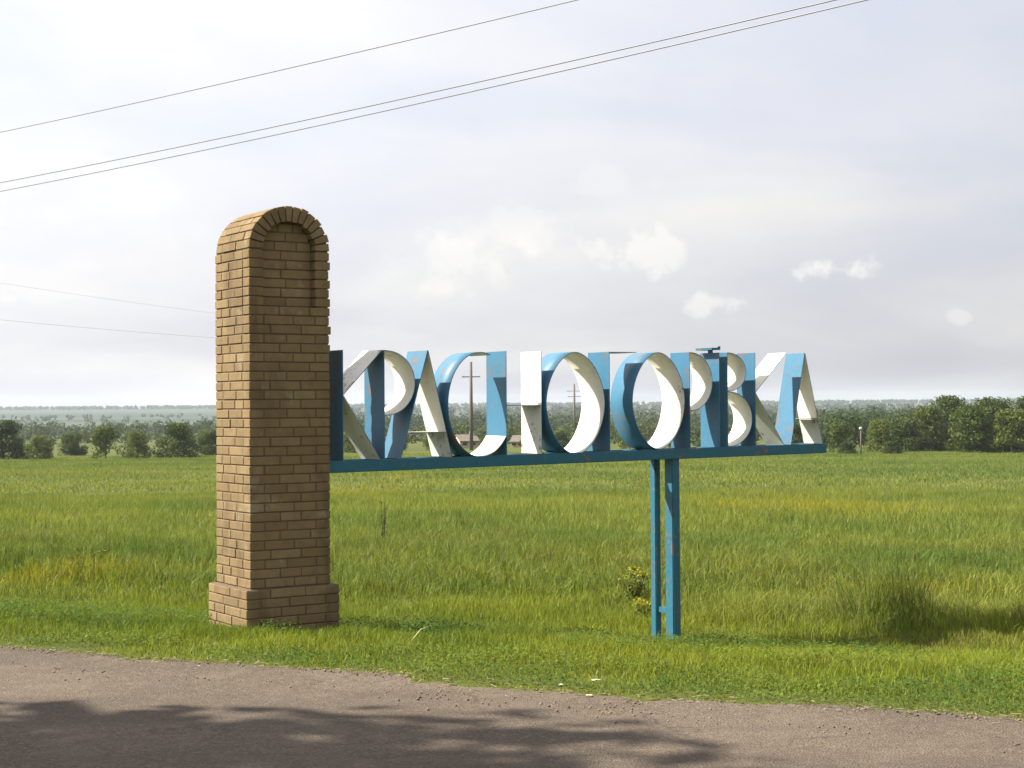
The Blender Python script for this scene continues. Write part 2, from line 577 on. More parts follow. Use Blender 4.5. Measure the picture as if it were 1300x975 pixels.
# keep the sheet clear of the ground below it
Z_ = np.maximum(Z_, ground_z(X_, Y_) + 0.004)
V = np.stack([X_.ravel(), Y_.ravel(), Z_.ravel()], 1)
na = len(acr)
ii = (np.arange(len(ls) - 1)[:, None] * na + np.arange(na - 1)[None, :]).ravel()
me = fast_mesh('road', V, [np.stack([ii, ii + na, ii + na + 1, ii + 1], 1)])
me.polygons.foreach_set('use_smooth', np.ones(len(me.polygons), dtype=bool))
tag(link('road', me, None, [M['road']]), kind='structure')

# ------------------------------------------------------------------ brick pillar
AL = math.radians(33.3)
SV = Vector((math.cos(AL), math.sin(AL), 0))
NV = Vector((-math.sin(AL), math.cos(AL), 0))
SC = Vector((-2.0615, 12.680, 0.0))         # front left corner of the shaft
W, D = 0.70, 0.67
pillar = empty('brick_pillar', SC, AL)
tag(pillar, 'tall buff brick pillar with rounded top and arched niche beside the road', 'pillar')
JT = 0.0095
CH = 0.0745
Z0 = 0.178
Z_SP = 2.855
NCOURSE = int(round((Z_SP - Z0) / CH))
CH = (Z_SP - Z0) / NCOURSE
R_OUT, R_IN = 0.352, 0.228
brick_meshes = {}


def brick_mesh(l, d, h):
    key = (round(l, 3), round(d, 3), round(h, 3))
    if key not in brick_meshes:
        bm = bmesh.new()
        bm_box(bm, (-l / 2, -d / 2, -h / 2), (l / 2, d / 2, h / 2))
        bmesh.ops.bevel(bm, geom=bm.edges[:], offset=0.0035, segments=1, affect='EDGES')
        me = bm_mesh('brick', bm)
        me.materials.append(M['brick'])
        brick_meshes[key] = me
    return brick_meshes[key]


hidden_bm = bmesh.new()
brick_count = 0


def brick(a0, a1, b0, b1, z0, z1, shown=True, jit=0.0022):
    """one brick filling the box (joint taken off by the caller)"""
    global brick_count
    l, d, h = a1 - a0, b1 - b0, z1 - z0
    me = brick_mesh(l, d, h)
    c = Vector(((a0 + a1) / 2 + random.uniform(-jit, jit), (b0 + b1) / 2 + random.uniform(-jit, jit), (z0 + z1) / 2 + random.uniform(-.001, .001)))
    if shown:
        o = bpy.data.objects.new('brick', me)
        COL.objects.link(o)
        o.parent = pillar
        o.location = c
        o.rotation_euler = (random.uniform(-.004, .004), random.uniform(-.004, .004), random.uniform(-.013, .013))
        brick_count += 1
    else:
        t = bmesh.new(); t.from_mesh(me)
        bmesh.ops.translate(t, verts=t.verts, vec=c)
        tm = bpy.data.meshes.new('tmp'); t.to_mesh(tm); t.free()
        hidden_bm.from_mesh(tm); bpy.data.meshes.remove(tm)


def run(p0, p1, cuts):
    """split p0..p1 into pieces in proportion, joints between"""
    tot = sum(cuts)
    L = (p1 - p0) - JT * (len(cuts) - 1)
    o = []; c = p0
    for k in cuts:
        w = L * k / tot
        o.append((c, c + w)); c += w + JT
    return o


HB = 0.12


def course(z, h, a0, a1, b0, b1, typ, niche=False):
    z1 = z + h - JT
    cutA = [[250, 250, 170], [170, 250, 250], [250, 170, 250]][typ % 3] if (a1 - a0) > 0.6 else [250, 170]
    if typ % 2 == 0:
        fr = run(a0, a1, cutA); sd_ = run(b0 + HB + JT, b1 - HB - JT, [250, 160] if typ % 4 else [160, 250])
        if not niche:
            for (x0, x1) in fr: brick(x0, x1, b0, b0 + HB, z, z1)
        for (x0, x1) in fr: brick(x0, x1, b1 - HB, b1, z, z1, shown=(x0 == fr[0][0]))
        for (y0, y1) in sd_:
            brick(a0, a0 + HB, y0, y1, z, z1)
            brick(a1 - HB, a1, y0, y1, z, z1, False)
    else:
        sd_ = run(b0, b1, [250, 250, 140] if typ % 4 == 1 else [140, 250, 250])
        if niche:
            sd_ = run(b0 + HB + JT, b1, [250, 250])
        fr = run(a0 + HB + JT, a1 - HB - JT, [250, 190] if typ % 4 == 1 else [190, 250])
        for (y0, y1) in sd_:
            brick(a0, a0 + HB, y0, y1, z, z1)
            brick(a1 - HB, a1, y0, y1, z, z1, y0 == sd_[0][0] and not niche)
        for (x0, x1) in fr:
            if not niche: brick(x0, x1, b0, b0 + HB, z, z1)
            brick(x0, x1, b1 - HB, b1, z, z1, False)
    if niche:
        tooth = random.uniform(0.006, 0.020) if typ % 2 else random.uniform(-0.006, 0.006)
        brick(a0, a0 + HB + 0.004, b0, b0 + HB, z, z1)
        brick(a1 - HB - 0.004, a1 + tooth, b0, b0 + HB, z, z1)
        for (x0, x1) in run(a0 + HB + 0.008, a1 - HB - 0.008, [1, 1] if typ % 2 else [2, 3]):
            brick(x0, x1, b0 + 0.072, b0 + 0.165, z, z1)


# plinth: four courses, the lowest in the turf
PA0, PA1, PB0, PB1 = -0.052, 0.757, -0.042, 0.712
zb = -0.20
n_pl = 5
ph = (Z0 - 0.004 - zb) / n_pl
for k in range(n_pl):
    course(zb + k * ph, ph, PA0, PA1, PB0, PB1, k)
for k in range(NCOURSE):
    z = Z0 + k * CH
    zt = z + CH
    niche = z > 2.40
    dd = 0.0
    # upper third of the right edge is toothed: every other course stands proud
    a1 = W + (random.choice((0.006, 0.012, 0.016)) if (z > 2.0 and not niche and k % 2) else 0.0)
    course(z, CH, 0, a1, 0, D, k + 1, niche)


# rounded top: wedge bricks round the half circle, three deep
def wedge_mesh(th, d, rin, rout, gap):
    bm = bmesh.new()
    vs = []
    for y in (-d / 2, d / 2):
        for (r, s) in ((rin, -1), (rout, -1), (rout, 1), (rin, 1)):
            half = th / 2 - gap / 2 / r
            vs.append(bm.verts.new((r * math.cos(s * half), y, r * math.sin(s * half))))
    q = vs
    for f in ((0, 1, 2, 3), (7, 6, 5, 4), (0, 4, 5, 1), (1, 5, 6, 2), (2, 6, 7, 3), (3, 7, 4, 0)):
        bm.faces.new([q[i] for i in f])
    bmesh.ops.recalc_face_normals(bm, faces=bm.faces[:])
    bmesh.ops.bevel(bm, geom=bm.edges[:], offset=0.0035, segments=1, affect='EDGES')
    me = bm_mesh('brick', bm)
    me.materials.append(M['brick'])
    return me


NW = 15
TH = math.pi / NW
wm = {}
for i in range(NW):
    ang = TH * (i + 0.5)
    lay = [0.12, 0.255, 0.255] if i % 2 else [0.255, 0.255, 0.12]
    y = 0.0
    for k, d in enumerate(lay):
        key = (d, )
        if key not in wm: wm[key] = wedge_mesh(TH, d, R_IN, R_OUT, JT)
        o = bpy.data.objects.new('brick', wm[key])
        seen = k == 0 or i >= NW // 2
        cen = Vector((W / 2, y + d / 2 + random.uniform(-.002, .002), Z_SP))
        dr = random.uniform(-.002, .004) + (0.008 if (i % 2 and i < 7) else 0)
        if seen:
            COL.objects.link(o); o.parent = pillar
            o.location = cen + Vector((math.cos(ang) * dr, 0, math.sin(ang) * dr))
            o.rotation_euler = (0, -ang, 0)
            brick_count += 1
        else:
            t = bmesh.new(); t.from_mesh(wm[key])
            bmesh.ops.transform(t, verts=t.verts, matrix=Matrix.Translation(cen) @ Matrix.Rotation(-ang, 4, 'Y'))
            tm = bpy.data.meshes.new('tmp'); t.to_mesh(tm); t.free()
            hidden_bm.from_mesh(tm); bpy.data.meshes.remove(tm)
        y += d + JT
# niche back above the springing, behind the ring
for j in range(3):
    z = Z_SP + j * CH
    hw = math.sqrt(max(0.01, (R_IN + 0.0) ** 2 - (z + 0.02 - Z_SP) ** 2)) - 0.006
    for (x0, x1) in run(W / 2 - hw, W / 2 + hw, [1, 1] if j % 2 else [2, 3, 2]):
        brick(x0, x1, 0.072, 0.165, z, z + CH - JT)
hb = bm_mesh('hidden_brickwork', hidden_bm)
hb.materials.append(M['brick'])
tag(link('rear_brickwork', hb, pillar), kind='stuff')
# mortar bed behind the raked joints
bm = bmesh.new()
REC = 0.0075
bm_box(bm, (PA0 + REC, PB0 + REC, zb - 0.1), (PA1 - REC, PB1 - REC, Z0 - REC - 0.002))
bm_box(bm, (REC, REC, Z0 - 0.03), (W - REC, D - REC, 2.40))
bm_box(bm, (REC, HB + 0.022, 2.395), (W - REC, D - REC - .001, Z_SP + 0.001))
bm_box(bm, (REC, REC + .001, 2.39), (HB - 0.012, HB + 0.03, Z_SP + 0.002))
bm_box(bm, (W - HB + 0.012, REC + .001, 2.39), (W - REC, HB + 0.03, Z_SP + 0.002))
bm_box(bm, (HB - 0.002, 0.080, 2.385), (W - HB + 0.002, HB + 0.04, Z_SP + 0.0015))
# half drum, and the ring in front of it
for (rin, y0, y1) in ((-1.0, 0.0805, HB + 0.035), (0.0, HB + 0.0225, D - 0.019), (R_IN + 0.014, 0.019, HB + 0.03)):
    ro = R_OUT - 0.0075
    if rin < 0:
        rin, ro = 0.0, R_IN - 0.002
    seg = 40
    prev = None
    rows = []
    for s in range(seg + 1):
        a = math.pi * s / seg
        row = []
        for y in (y0, y1):
            for r in (rin, ro):
                row.append(bm.verts.new((W / 2 + r * math.cos(a), y, Z_SP + r * math.sin(a))))
        rows.append(row)
    for s in range(seg):
        p, q = rows[s], rows[s + 1]
        for (i, j) in ((0, 1), (1, 3), (3, 2), (2, 0)):
            try:
                bm.faces.new((p[i], p[j], q[j], q[i]))
            except ValueError:
                pass
bmesh.ops.remove_doubles(bm, verts=bm.verts[:], dist=1e-6)
bmesh.ops.recalc_face_normals(bm, faces=bm.faces[:])
me = bm_mesh('mortar_bed', bm)
link('mortar_bed', me, pillar, [M['mortar']])

# ------------------------------------------------------------------ town sign
SP0 = SC + NV * 0.06                         # sign plane: front edges of the letters
sign = empty('town_sign', Vector((SP0.x, SP0.y, 0)), AL)
tag(sign, 'long blue and white sign of deep ribbon letters spelling a town name on a beam', 'sign')


def ub(u): return 1.158 + (u - 0.74) * 0.0078      # top of the beam
def ut(u): return 2.066 + (u - 0.85) * 0.0068      # top of the letters


TP = 0.006


def ribbon(name, path, w, parent, b0=0.0, closed=False):
    """sheet steel strip bent along path (u, z), standing b0..b0+w behind the sign's face; left side of travel blue, right side white"""
    n = len(path)
    bm = bmesh.new()
    P = [Vector((p[0], p[1])) for p in path]
    L, R = [], []
    for i in range(n):
        if closed:
            t0 = (P[i] - P[i - 1]).normalized(); t1 = (P[(i + 1) % n] - P[i]).normalized()
        else:
            t0 = (P[i] - P[max(i - 1, 0)]); t1 = (P[min(i + 1, n - 1)] - P[i])
            if t0.length == 0: t0 = t1
            if t1.length == 0: t1 = t0
            t0 = t0.normalized(); t1 = t1.normalized()
        t = (t0 + t1).normalized()
        nm = Vector((-t.y, t.x))
        k = TP / 2 / max(0.5, t.dot(t0))
        L.append(P[i] + nm * k); R.append(P[i] - nm * k)
    rows = []
    for i in range(n):
        rows.append([bm.verts.new((L[i].x, b0, L[i].y)), bm.verts.new((L[i].x, b0 + w, L[i].y)),
                     bm.verts.new((R[i].x, b0 + w, R[i].y)), bm.verts.new((R[i].x, b0, R[i].y))])
    rng = range(n) if closed else range(n - 1)
    for i in rng:
        p, q = rows[i], rows[(i + 1) % n]
        for (a, b, mat) in ((0, 1, 0), (1, 2, 0), (2, 3, 1), (3, 0, 0)):
            f = bm.faces.new((p[a], p[b], q[b], q[a]))
            f.material_index = mat
            if n > 4 and a in (0, 2): f.smooth = True
    if not closed:
        bm.faces.new(rows[0][::-1]); bm.faces.new(rows[-1])
    bmesh.ops.recalc_face_normals(bm, faces=bm.faces[:])
    me = bm_mesh(name, bm)
    me.materials.append(M['blue']); me.materials.append(M['white'])
    o = link(name, me, parent)
    return o


def arc(cu, cz, ru, rz, a0, a1, n=26, pw=1.0):
    cp = lambda c: math.copysign(abs(c) ** pw, c)
    o = []
    for i in range(n + 1):
        a = math.radians(a0 + (a1 - a0) * i / n)
        o.append((cu + ru * cp(math.cos(a)), cz + rz * cp(math.sin(a))))
    return o


EPS = 0.001


def stem(u, w, parent, name='stem', up=True, top=None):
    z0, z1 = ub(u) - EPS, (top if top else ut(u))
    p = [(u, z0), (u, z1)]
    return ribbon(name, p if up else p[::-1], w, parent)


def letter(label, o):
    o['label'] = label
    return o


# К
w = 0.345
k = letter('letter К, half shaded by the brick pillar', stem(0.852, w, sign, 'letter'))
ribbon('arm', [(1.218, ut(1.2)), (0.857, 1.700)], w * 0.985, k, 0.002)
ribbon('arm', [(0.857, 1.694), (1.200, ub(1.2))], w * 0.985, k, 0.004)
# Р
k = letter('letter Р, first of two', stem(1.237, w, sign, 'letter'))
ribbon('bowl', [(1.241, ut(1.24) - .001)] + arc(1.262, 1.797, 0.270, 0.268, 88, -88) + [(1.241, 1.5285)], w * 0.985, k, 0.003)
# А
w = 0.335
k = letter('letter А, first of two', ribbon('letter', [(1.391, ub(1.39)), (1.655, ut(1.66))], w, sign))
ribbon('leg', [(1.661, ut(1.66) - .002), (1.889, ub(1.89))], w, k)
ribbon('crossbar', [(1.836, 1.379), (1.462, 1.379)], w * 0.97, k, 0.004)
# С
w = 0.325
k = letter('letter С', ribbon('letter', arc(2.183, 1.612, 0.330, 0.451, -38, -288, 44), w, sign))
# Н
w = 0.32
k = letter('letter Н', stem(2.447, w, sign, 'letter'))
stem(2.817, w, k, 'stem', up=False)
ribbon('crossbar', [(2.812, 1.602), (2.452, 1.602)], w * 0.97, k, 0.004)
# О
k = letter('letter О standing between Н and Г', ribbon('letter', arc(3.190, 1.618, 0.322, 0.458, 90, -270 + 8, 48, 1.1), 0.355, sign, closed=True))
# Г
w = 0.33
k = letter('letter Г', stem(3.568, w, sign, 'letter'))
ribbon('top_bar', [(3.573, ut(3.6) - .004), (3.880, ut(3.9) - .004)], w * 0.98, k, 0.002)
# О
w = 0.305
k = letter('letter О standing between Г and Р', ribbon('letter', arc(4.137, 1.635, 0.309, 0.449, 90, -270 + 8, 48, 1.1), 0.335, sign, closed=True))
# Р
w = 0.285
k = letter('letter Р, second of two', stem(4.510, w, sign, 'letter'))
ribbon('bowl', [(4.514, ut(4.5) - .001)] + arc(4.530, 1.816, 0.258, 0.272, 88, -88) + [(4.514, 1.543)], w * 0.985, k, 0.003)
# І with its dot plate
w = 0.28
k = letter('letter І with a small plate as its dot', stem(4.874, w, sign, 'letter'))
bm = bmesh.new()
zt = ut(4.87)
bm_box(bm, (4.800, 0.02, zt + 0.026), (4.905, 0.26, zt + 0.046))
bm_box(bm, (4.868, 0.10, zt - 0.0), (4.880, 0.16, zt + 0.0255))
bm_tube(bm, [(4.896, 0.03, zt + 0.0465), (4.896, 0.03, zt + 0.062)], [0.016, 0.014], 10)
link('dot', bm_mesh('dot', bm), k, [M['teal']])
# В
w = 0.275
k = letter('letter В', stem(4.976, w, sign, 'letter'))
ribbon('bowl', [(4.980, ut(4.98) - .001)] + arc(4.992, 1.909, 0.220, 0.183, 88, -88) + [(4.980, 1.7255)], w * 0.985, k, 0.003)
ribbon('bowl', [(4.980, 1.7195)] + arc(4.995, 1.457, 0.292, 0.262, 88, -88) + [(4.980, 1.196)], w * 0.985, k, 0.003)
# К
w = 0.265
k = letter('letter К, second of two', stem(5.328, w, sign, 'letter'))
ribbon('arm', [(5.738, ut(5.74)), (5.333, 1.714)], w * 0.985, k, 0.002)
ribbon('arm', [(5.333, 1.708), (5.700, ub(5.7))], w * 0.985, k, 0.004)
# А
k = letter('letter А at the free end of the beam', ribbon('letter', [(5.790, ub(5.79)), (5.982, ut(5.98))], w, sign))
ribbon('leg', [(5.987, ut(5.98) - .002), (6.215, ub(6.2))], w, k)
ribbon('crossbar', [(6.140, 1.449), (5.856, 1.449)], w * 0.97, k, 0.004)


def slanted_box(bm, u0, u1, b0, b1, zf, zg):
    """box whose underside/top follow zf/zg(u)"""
    v = []
    for (u, b) in ((u0, b0), (u1, b0), (u1, b1), (u0, b1)):
        v.append(bm.verts.new((u, b, zf(u))))
    for (u, b) in ((u0, b0), (u1, b0), (u1, b1), (u0, b1)):
        v.append(bm.verts.new((u, b, zg(u))))
    for q in ((0, 3, 2, 1), (4, 5, 6, 7), (0, 1, 5, 4), (1, 2, 6, 5), (2, 3, 7, 6), (3, 0, 4, 7)):
        bm.faces.new([v[i] for i in q])


bm = bmesh.new()
slanted_box(bm, 0.690, 6.255, -0.012, 0.060, lambda u: ub(u) - 0.096, lambda u: ub(u) - 0.002)
slanted_box(bm, 0.690, 6.255, 0.270, 0.340, lambda u: ub(u) - 0.096, lambda u: ub(u) - 0.002)
for i in range(13):
    u = 0.80 + i * 0.445
    slanted_box(bm, u, u + 0.06, 0.0605, 0.2695, lambda u: ub(u) - 0.094, lambda u: ub(u) - 0.004)
bmesh.ops.bevel(bm, geom=[e for e in bm.edges if e.calc_length() > 1], offset=0.006, segments=2, affect='EDGES')
link('beam', bm_mesh('beam', bm), sign, [M['teal']])
# two-legged post
POST_U = 4.290
PZ = gz(*(SP0 + SV * POST_U + NV * 0.1).to_2d()) - 0.35
for (b0, b1, u0, u1) in ((0.012, 0.130, POST_U + 0.008, POST_U + 0.100), (0.255, 0.335, POST_U - 0.004, POST_U + 0.062)):
    bm = bmesh.new()
    bm_box(bm, (u0, b0, PZ), (u1, b1, ub(POST_U) - 0.097))
    bmesh.ops.bevel(bm, geom=[e for e in bm.edges if e.calc_length() > 1], offset=0.008, segments=2, affect='EDGES')
    link('post_leg', bm_mesh('post_leg', bm), sign, [M['teal']])
for z in (-0.36,):
    bm = bmesh.new()
    bm_box(bm, (POST_U + 0.020, 0.128, z), (POST_U + 0.050, 0.257, z + 0.05))
    link('batten', bm_mesh('batten', bm), sign, [M['teal']])


# ------------------------------------------------------------------ overhead lines
def cable(name, A, B, sag, r, label, group, n=28):
    bm = bmesh.new()
    A = Vector(A); B = Vector(B)
    pts = []
    for i in range(n + 1):
        t = i / n
        pts.append(A.lerp(B, t) - Vector((0, 0, 4 * sag * t * (1 - t))))
    bm_tube(bm, pts, r, 6)
    o = link(name, bm_mesh(name, bm, True), None, [M['cable']])
    tag(o, label, 'cable', group)
    return o


def utility_pole(x, y, top, label, arms, rad=0.12, yaw=0.0, group=None):
    z0 = gz(x, y)
    o = empty('utility_pole', (x, y, z0), yaw)
    tag(o, label, 'utility pole', group)
    bm = bmesh.new()
    bm_tube(bm, [(0, 0, -0.6), (0, 0, (top - z0) * 0.5), (0, 0, top - z0)], [rad * 1.25, rad * 1.1, rad * 0.85], 10)
    link('pole', bm_mesh('pole', bm), o, [M['pole']])
    for (za, half) in arms:
        bm = bmesh.new()
        hz = za - z0
        bm_box(bm, (-half, rad * 0.9, hz - 0.06), (half, rad * 0.9 + 0.10, hz + 0.06))
        ca = link('crossarm', bm_mesh('crossarm', bm), o, [M['pole']])
        for s in (-0.9, 0.9):
            bm = bmesh.new()
            bm_tube(bm, [(s * half, rad * 0.9 + .05, hz + 0.0605), (s * half, rad * 0.9 + .05, hz + 0.13), (s * half, rad * 0.9 + .05, hz + 0.20)], [0.03, 0.06, 0.045], 8)
            link('insulator', bm_mesh('insulator', bm), ca, [M['paper']])
    return o


# near line: passes above the field, both of its poles stand outside the view
A0 = Vector((-13.95, 44.0)); dirn = (Vector((5.0, 23.9)) - A0).normalized()
PL = A0 - dirn * 22
PR = A0 + dirn * 46
perp = Vector((-dirn.y, dirn.x))


def near_wire(pxA, pyA, pxB, pyB, off, sag, label):
    """wire through two sight lines in the vertical plane of the line, shifted sideways by off"""
    o = A0 + perp * off
    pts = []
    for (px, py) in ((pxA, pyA), (pxB, pyB)):
        d = pix_dir(px, py)
        # point o + k*dirn = t*d.xy
        den = d.x * dirn.y - d.y * dirn.x
        t = (o.x * dirn.y - o.y * dirn.x) / den
        P = Vector((0, 0, EYE)) + d * t
        pts.append(((P.to_2d() - o).dot(dirn), P.z))
    (k0, z0), (k1, z1) = pts
    kL, kR = -22.0, 46.0
    # straight chord plus parabola of given sag over the span
    def par(k):
        s = (k - kL) / (kR - kL)
        return -4 * sag * s * (1 - s)
    m = ((z1 - par(k1)) - (z0 - par(k0))) / (k1 - k0)
    c = z0 - par(k0) - m * k0
    L = o + dirn * kL; R = o + dirn * kR
    zl, zr = m * kL + c, m * kR + c
    cable('overhead_wire', (L.x, L.y, zl), (R.x, R.y, zr), sag, 0.011, label, None)
    return zl, zr


z1 = near_wire(0, 168, 732, 0, 0.55, 0.45, 'highest overhead wire, running alone above the pair of wires')
z2 = near_wire(0, 232, 1060, 0, -0.25, 0.55, 'upper wire of the close pair strung across the sky')
z3 = near_wire(0, 243, 1100, 0, 0.25, 0.55, 'lower wire of the close pair strung across the sky')
yaw = math.atan2(perp.y, perp.x)
for (P, i, lab) in ((PL, 0, 'wooden utility pole carrying the near wires beyond the field side'), (PR, 1, 'wooden utility pole carrying the near wires past the sign')):
    utility_pole(P.x, P.y, max(z1[i], z2[i]) + 0.3, lab, [(min(z2[i], z3[i]) - 0.2, 0.6), (z1[i] - 0.2, 0.65)], 0.13, yaw)

# far line going away across the field
p1 = Vector((-52 / FPX * 205, 205.0))
p2 = Vector((79 / FPX * 410, 410.0))
utility_pole(p1.x, p1.y, EYE + 56 * 205 / FPX, 'dark utility pole with short crossarm standing in the far field, seen through letter С', [(EYE + 37 * 205 / FPX, 1.15)], 0.20)
utility_pole(p2.x, p2.y, EYE + 27 * 410 / FPX, 'distant utility pole with two crossarms, seen through letter О beside Н', [(EYE + 18 * 410 / FPX, 1.9), (EYE + 11 * 410 / FPX, 1.7)], 0.26)
pA = Vector((-36.0, 72.0)); pQ = Vector((-19.0, 130.0))
utility_pole(pA.x, pA.y, 9.9, 'utility pole at the start of the faint wires, out in the field', [(9.3, 0.6), (6.9, 0.6)], 0.15)
utility_pole(pQ.x, pQ.y, 9.0, 'utility pole standing in the field behind the brick pillar', [(8.4, 0.6), (6.7, 0.6)], 0.13)
cable('overhead_wire', (pA.x, pA.y + .15, 9.5), (pQ.x, pQ.y + .15, 8.6), 0.25, 0.005, 'faint wire left of the pillar, higher of the two over the field', None)
cable('overhead_wire', (pA.x, pA.y + .15, 7.1), (pQ.x, pQ.y + .15, 6.9), 0.25, 0.006, 'faint wire left of the pillar, lower of the two over the field', None)


# ------------------------------------------------------------------ grass
def blades(n, xs, ys, h, wd, cols, lean=0.35, seg2=True, seed=0, droop=0.3):
    rg = np.random.default_rng(seed)
    z = ground_z(xs, ys)
    yaw = rg.uniform(0, 2 * np.pi, n)
    face = rg.uniform(0, 2 * np.pi, n)
    ln = rg.uniform(0.05, 1.0, n) * lean
    dx = np.cos(yaw) * ln * h; dy = np.sin(yaw) * ln * h
    wx = np.cos(face) * wd / 2; wy = np.sin(face) * wd / 2
    base = np.stack([xs, ys, z - 0.015], 1)
    Wv = np.stack([wx, wy, wx * 0], 1)
    mid = base + np.stack([dx * 0.35, dy * 0.35, h * 0.60], 1)
    tip = base + np.stack([dx, dy, h * (1 - droop * ln * ln)], 1)
    if seg2:
        V = np.stack([base - Wv, base + Wv, mid + Wv * 0.75, mid - Wv * 0.75, tip], 1).reshape(-1, 3)
        i = np.arange(n)[:, None] * 5
        F = [i + np.array([[0, 1, 2, 3]]), i + np.array([[3, 2, 4]])]
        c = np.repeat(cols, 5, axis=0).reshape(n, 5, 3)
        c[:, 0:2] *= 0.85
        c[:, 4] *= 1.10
    else:
        V = np.stack([base - Wv, base + Wv, tip], 1).reshape(-1, 3)
        i = np.arange(n)[:, None] * 3
        F = [i + np.array([[0, 1, 2]])]
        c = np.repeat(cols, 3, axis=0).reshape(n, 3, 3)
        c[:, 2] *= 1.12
    return V, F, c.reshape(-1, 3)


def merge(parts):
    Vs, Fs, Cs = [], {}, []
    off = 0
    for (V, F, C) in parts:
        for f in F:
            Fs.setdefault(f.shape[1], []).append(f + off)
        Vs.append(V); Cs.append(C); off += len(V)
    return np.concatenate(Vs), [np.concatenate(v) for v in Fs.values()], np.concatenate(Cs)


def in_pillar(x, y, pad=0.0):
    a = (x - SC.x) * SV.x + (y - SC.y) * SV.y
    b = (x - SC.x) * NV.x + (y - SC.y) * NV.y
    return (a > PA0 - pad) & (a < PA1 + pad) & (b > PB0 - pad) & (b < PB1 + pad)


def in_posts(x, y):
    a = (x - SP0.x) * SV.x + (y - SP0.y) * SV.y
    b = (x - SP0.x) * NV.x + (y - SP0.y) * NV.y
    return (a > POST_U - .03) & (a < POST_U + .09) & (b > 0) & (b < .35)


def tall_mask(x, y):
    """0 near the road, 1 in the unmown meadow"""
    t = x * PN[0] + y * PN[1] - ROAD_FAR
    e = 7.6 + (vnoise(x, y, 2.4, 31) - 0.5) * 2.4 + (vnoise(x, y, 0.8, 32) - 0.5) * 0.8
    m = np.clip((t - e) / 0.9, 0, 1)
    # tall stand right of the sign
    cl = np.exp(-(((x - 3.75) / 0.95) ** 2 + ((y - 16.25) / 0.75) ** 2) * 1.2)
    return np.maximum(m, np.clip(cl * 1.9 - 0.35, 0, 1.32))


def spot(x, y, cx, cy, rx, ry):
    return np.exp(-((x - cx) / rx) ** 2 - ((y - cy) / ry) ** 2)


def at_ground(px, py):
    d = pix_dir(px, py)
    lo, hi = 3.0, 400.0
    t = lo
    while t < hi:
        P = Vector((0, 0, EYE)) + d * t
        if P.z < gz(P.x, P.y): break
        t *= 1.004
    return P


_p = at_ground(1235, 822)
DRY = (_p.x, _p.y)


def grass_colour(x, y, rg, n, tall):
    g = vnoise(x, y, 1.3, 41) * 0.4 + vnoise(x, y, 4.5, 42) * 0.45 + vnoise(x, y, 19, 43) * 0.4 + vnoise(x, y, 0.4, 46) * 0.2
    g = np.clip((g - 0.42) / 0.55, 0, 1)[:, None]
    r = rg.uniform(0, 1, n)[:, None]
    deep = np.array([0.090, 0.148, 0.018]); lime = np.array([0.204, 0.238, 0.024]); dry = np.array([0.225, 0.205, 0.065]); blue = np.array([0.082, 0.146, 0.032])
    short = deep * (1 - g) + lime * g
    lng = blue * (1 - g) * 0.55 + deep * 0.45 * (1 - g) + (np.array([0.196, 0.230, 0.040])) * g
    T = np.clip(tall, 0, 1)[:, None]
    c = short * (1 - T) + lng * T
    c = c * (0.64 + 0.76 * r) + np.array([0.006, 0.006, 0.006])
    # straw coloured dead blades
    dn = (vnoise(x, y, 1.9, 44) * 0.6 + vnoise(x, y, 0.5, 45) * 0.4)
    pd = np.clip((dn - 0.46) * 0.6, 0.015, 0.3) + 0.45 * spot(x, y, DRY[0], DRY[1], 1.0, 0.6)
    isd = (rg.uniform(0, 1, n) < pd)[:, None]
    c = np.where(isd, dry * (0.6 + 0.6 * r), c)
    return c


YELLOW = []
for (px, py, rx, ry) in ((1045, 645, 1.9, 6.0), (455, 625, 1.8, 6.0), (505, 607, 1.0, 4.0), (100, 735, .7, .9), (20, 740, .8, .8), (940, 645, 1.0, 4.0), (1150, 760, .7, .7)):
    P = at_ground(px, py)
    YELLOW.append((P.x, P.y, rx, ry))


def scatter(d0, d1, rho, margin, seed):
    rg = np.random.default_rng(seed)
    half = 0.317 + margin
    n = int(rho * half * (d1 ** 2 - d0 ** 2))
    d = np.sqrt(rg.uniform(d0 ** 2, d1 ** 2, n))
    x = d * rg.uniform(-half, half, n)
    # keep the edge of the road ragged
    l = x * RD[0] + d * RD[1]
    t = x * PN[0] + d * PN[1] - (ROAD_FAR + road_edge(l))
    ok = (t > -0.02 + 0.10 * rg.uniform(-1, 1, n)) & ~in_pillar(x, d) & ~in_posts(x, d)
    return x[ok], d[ok], t[ok], rg


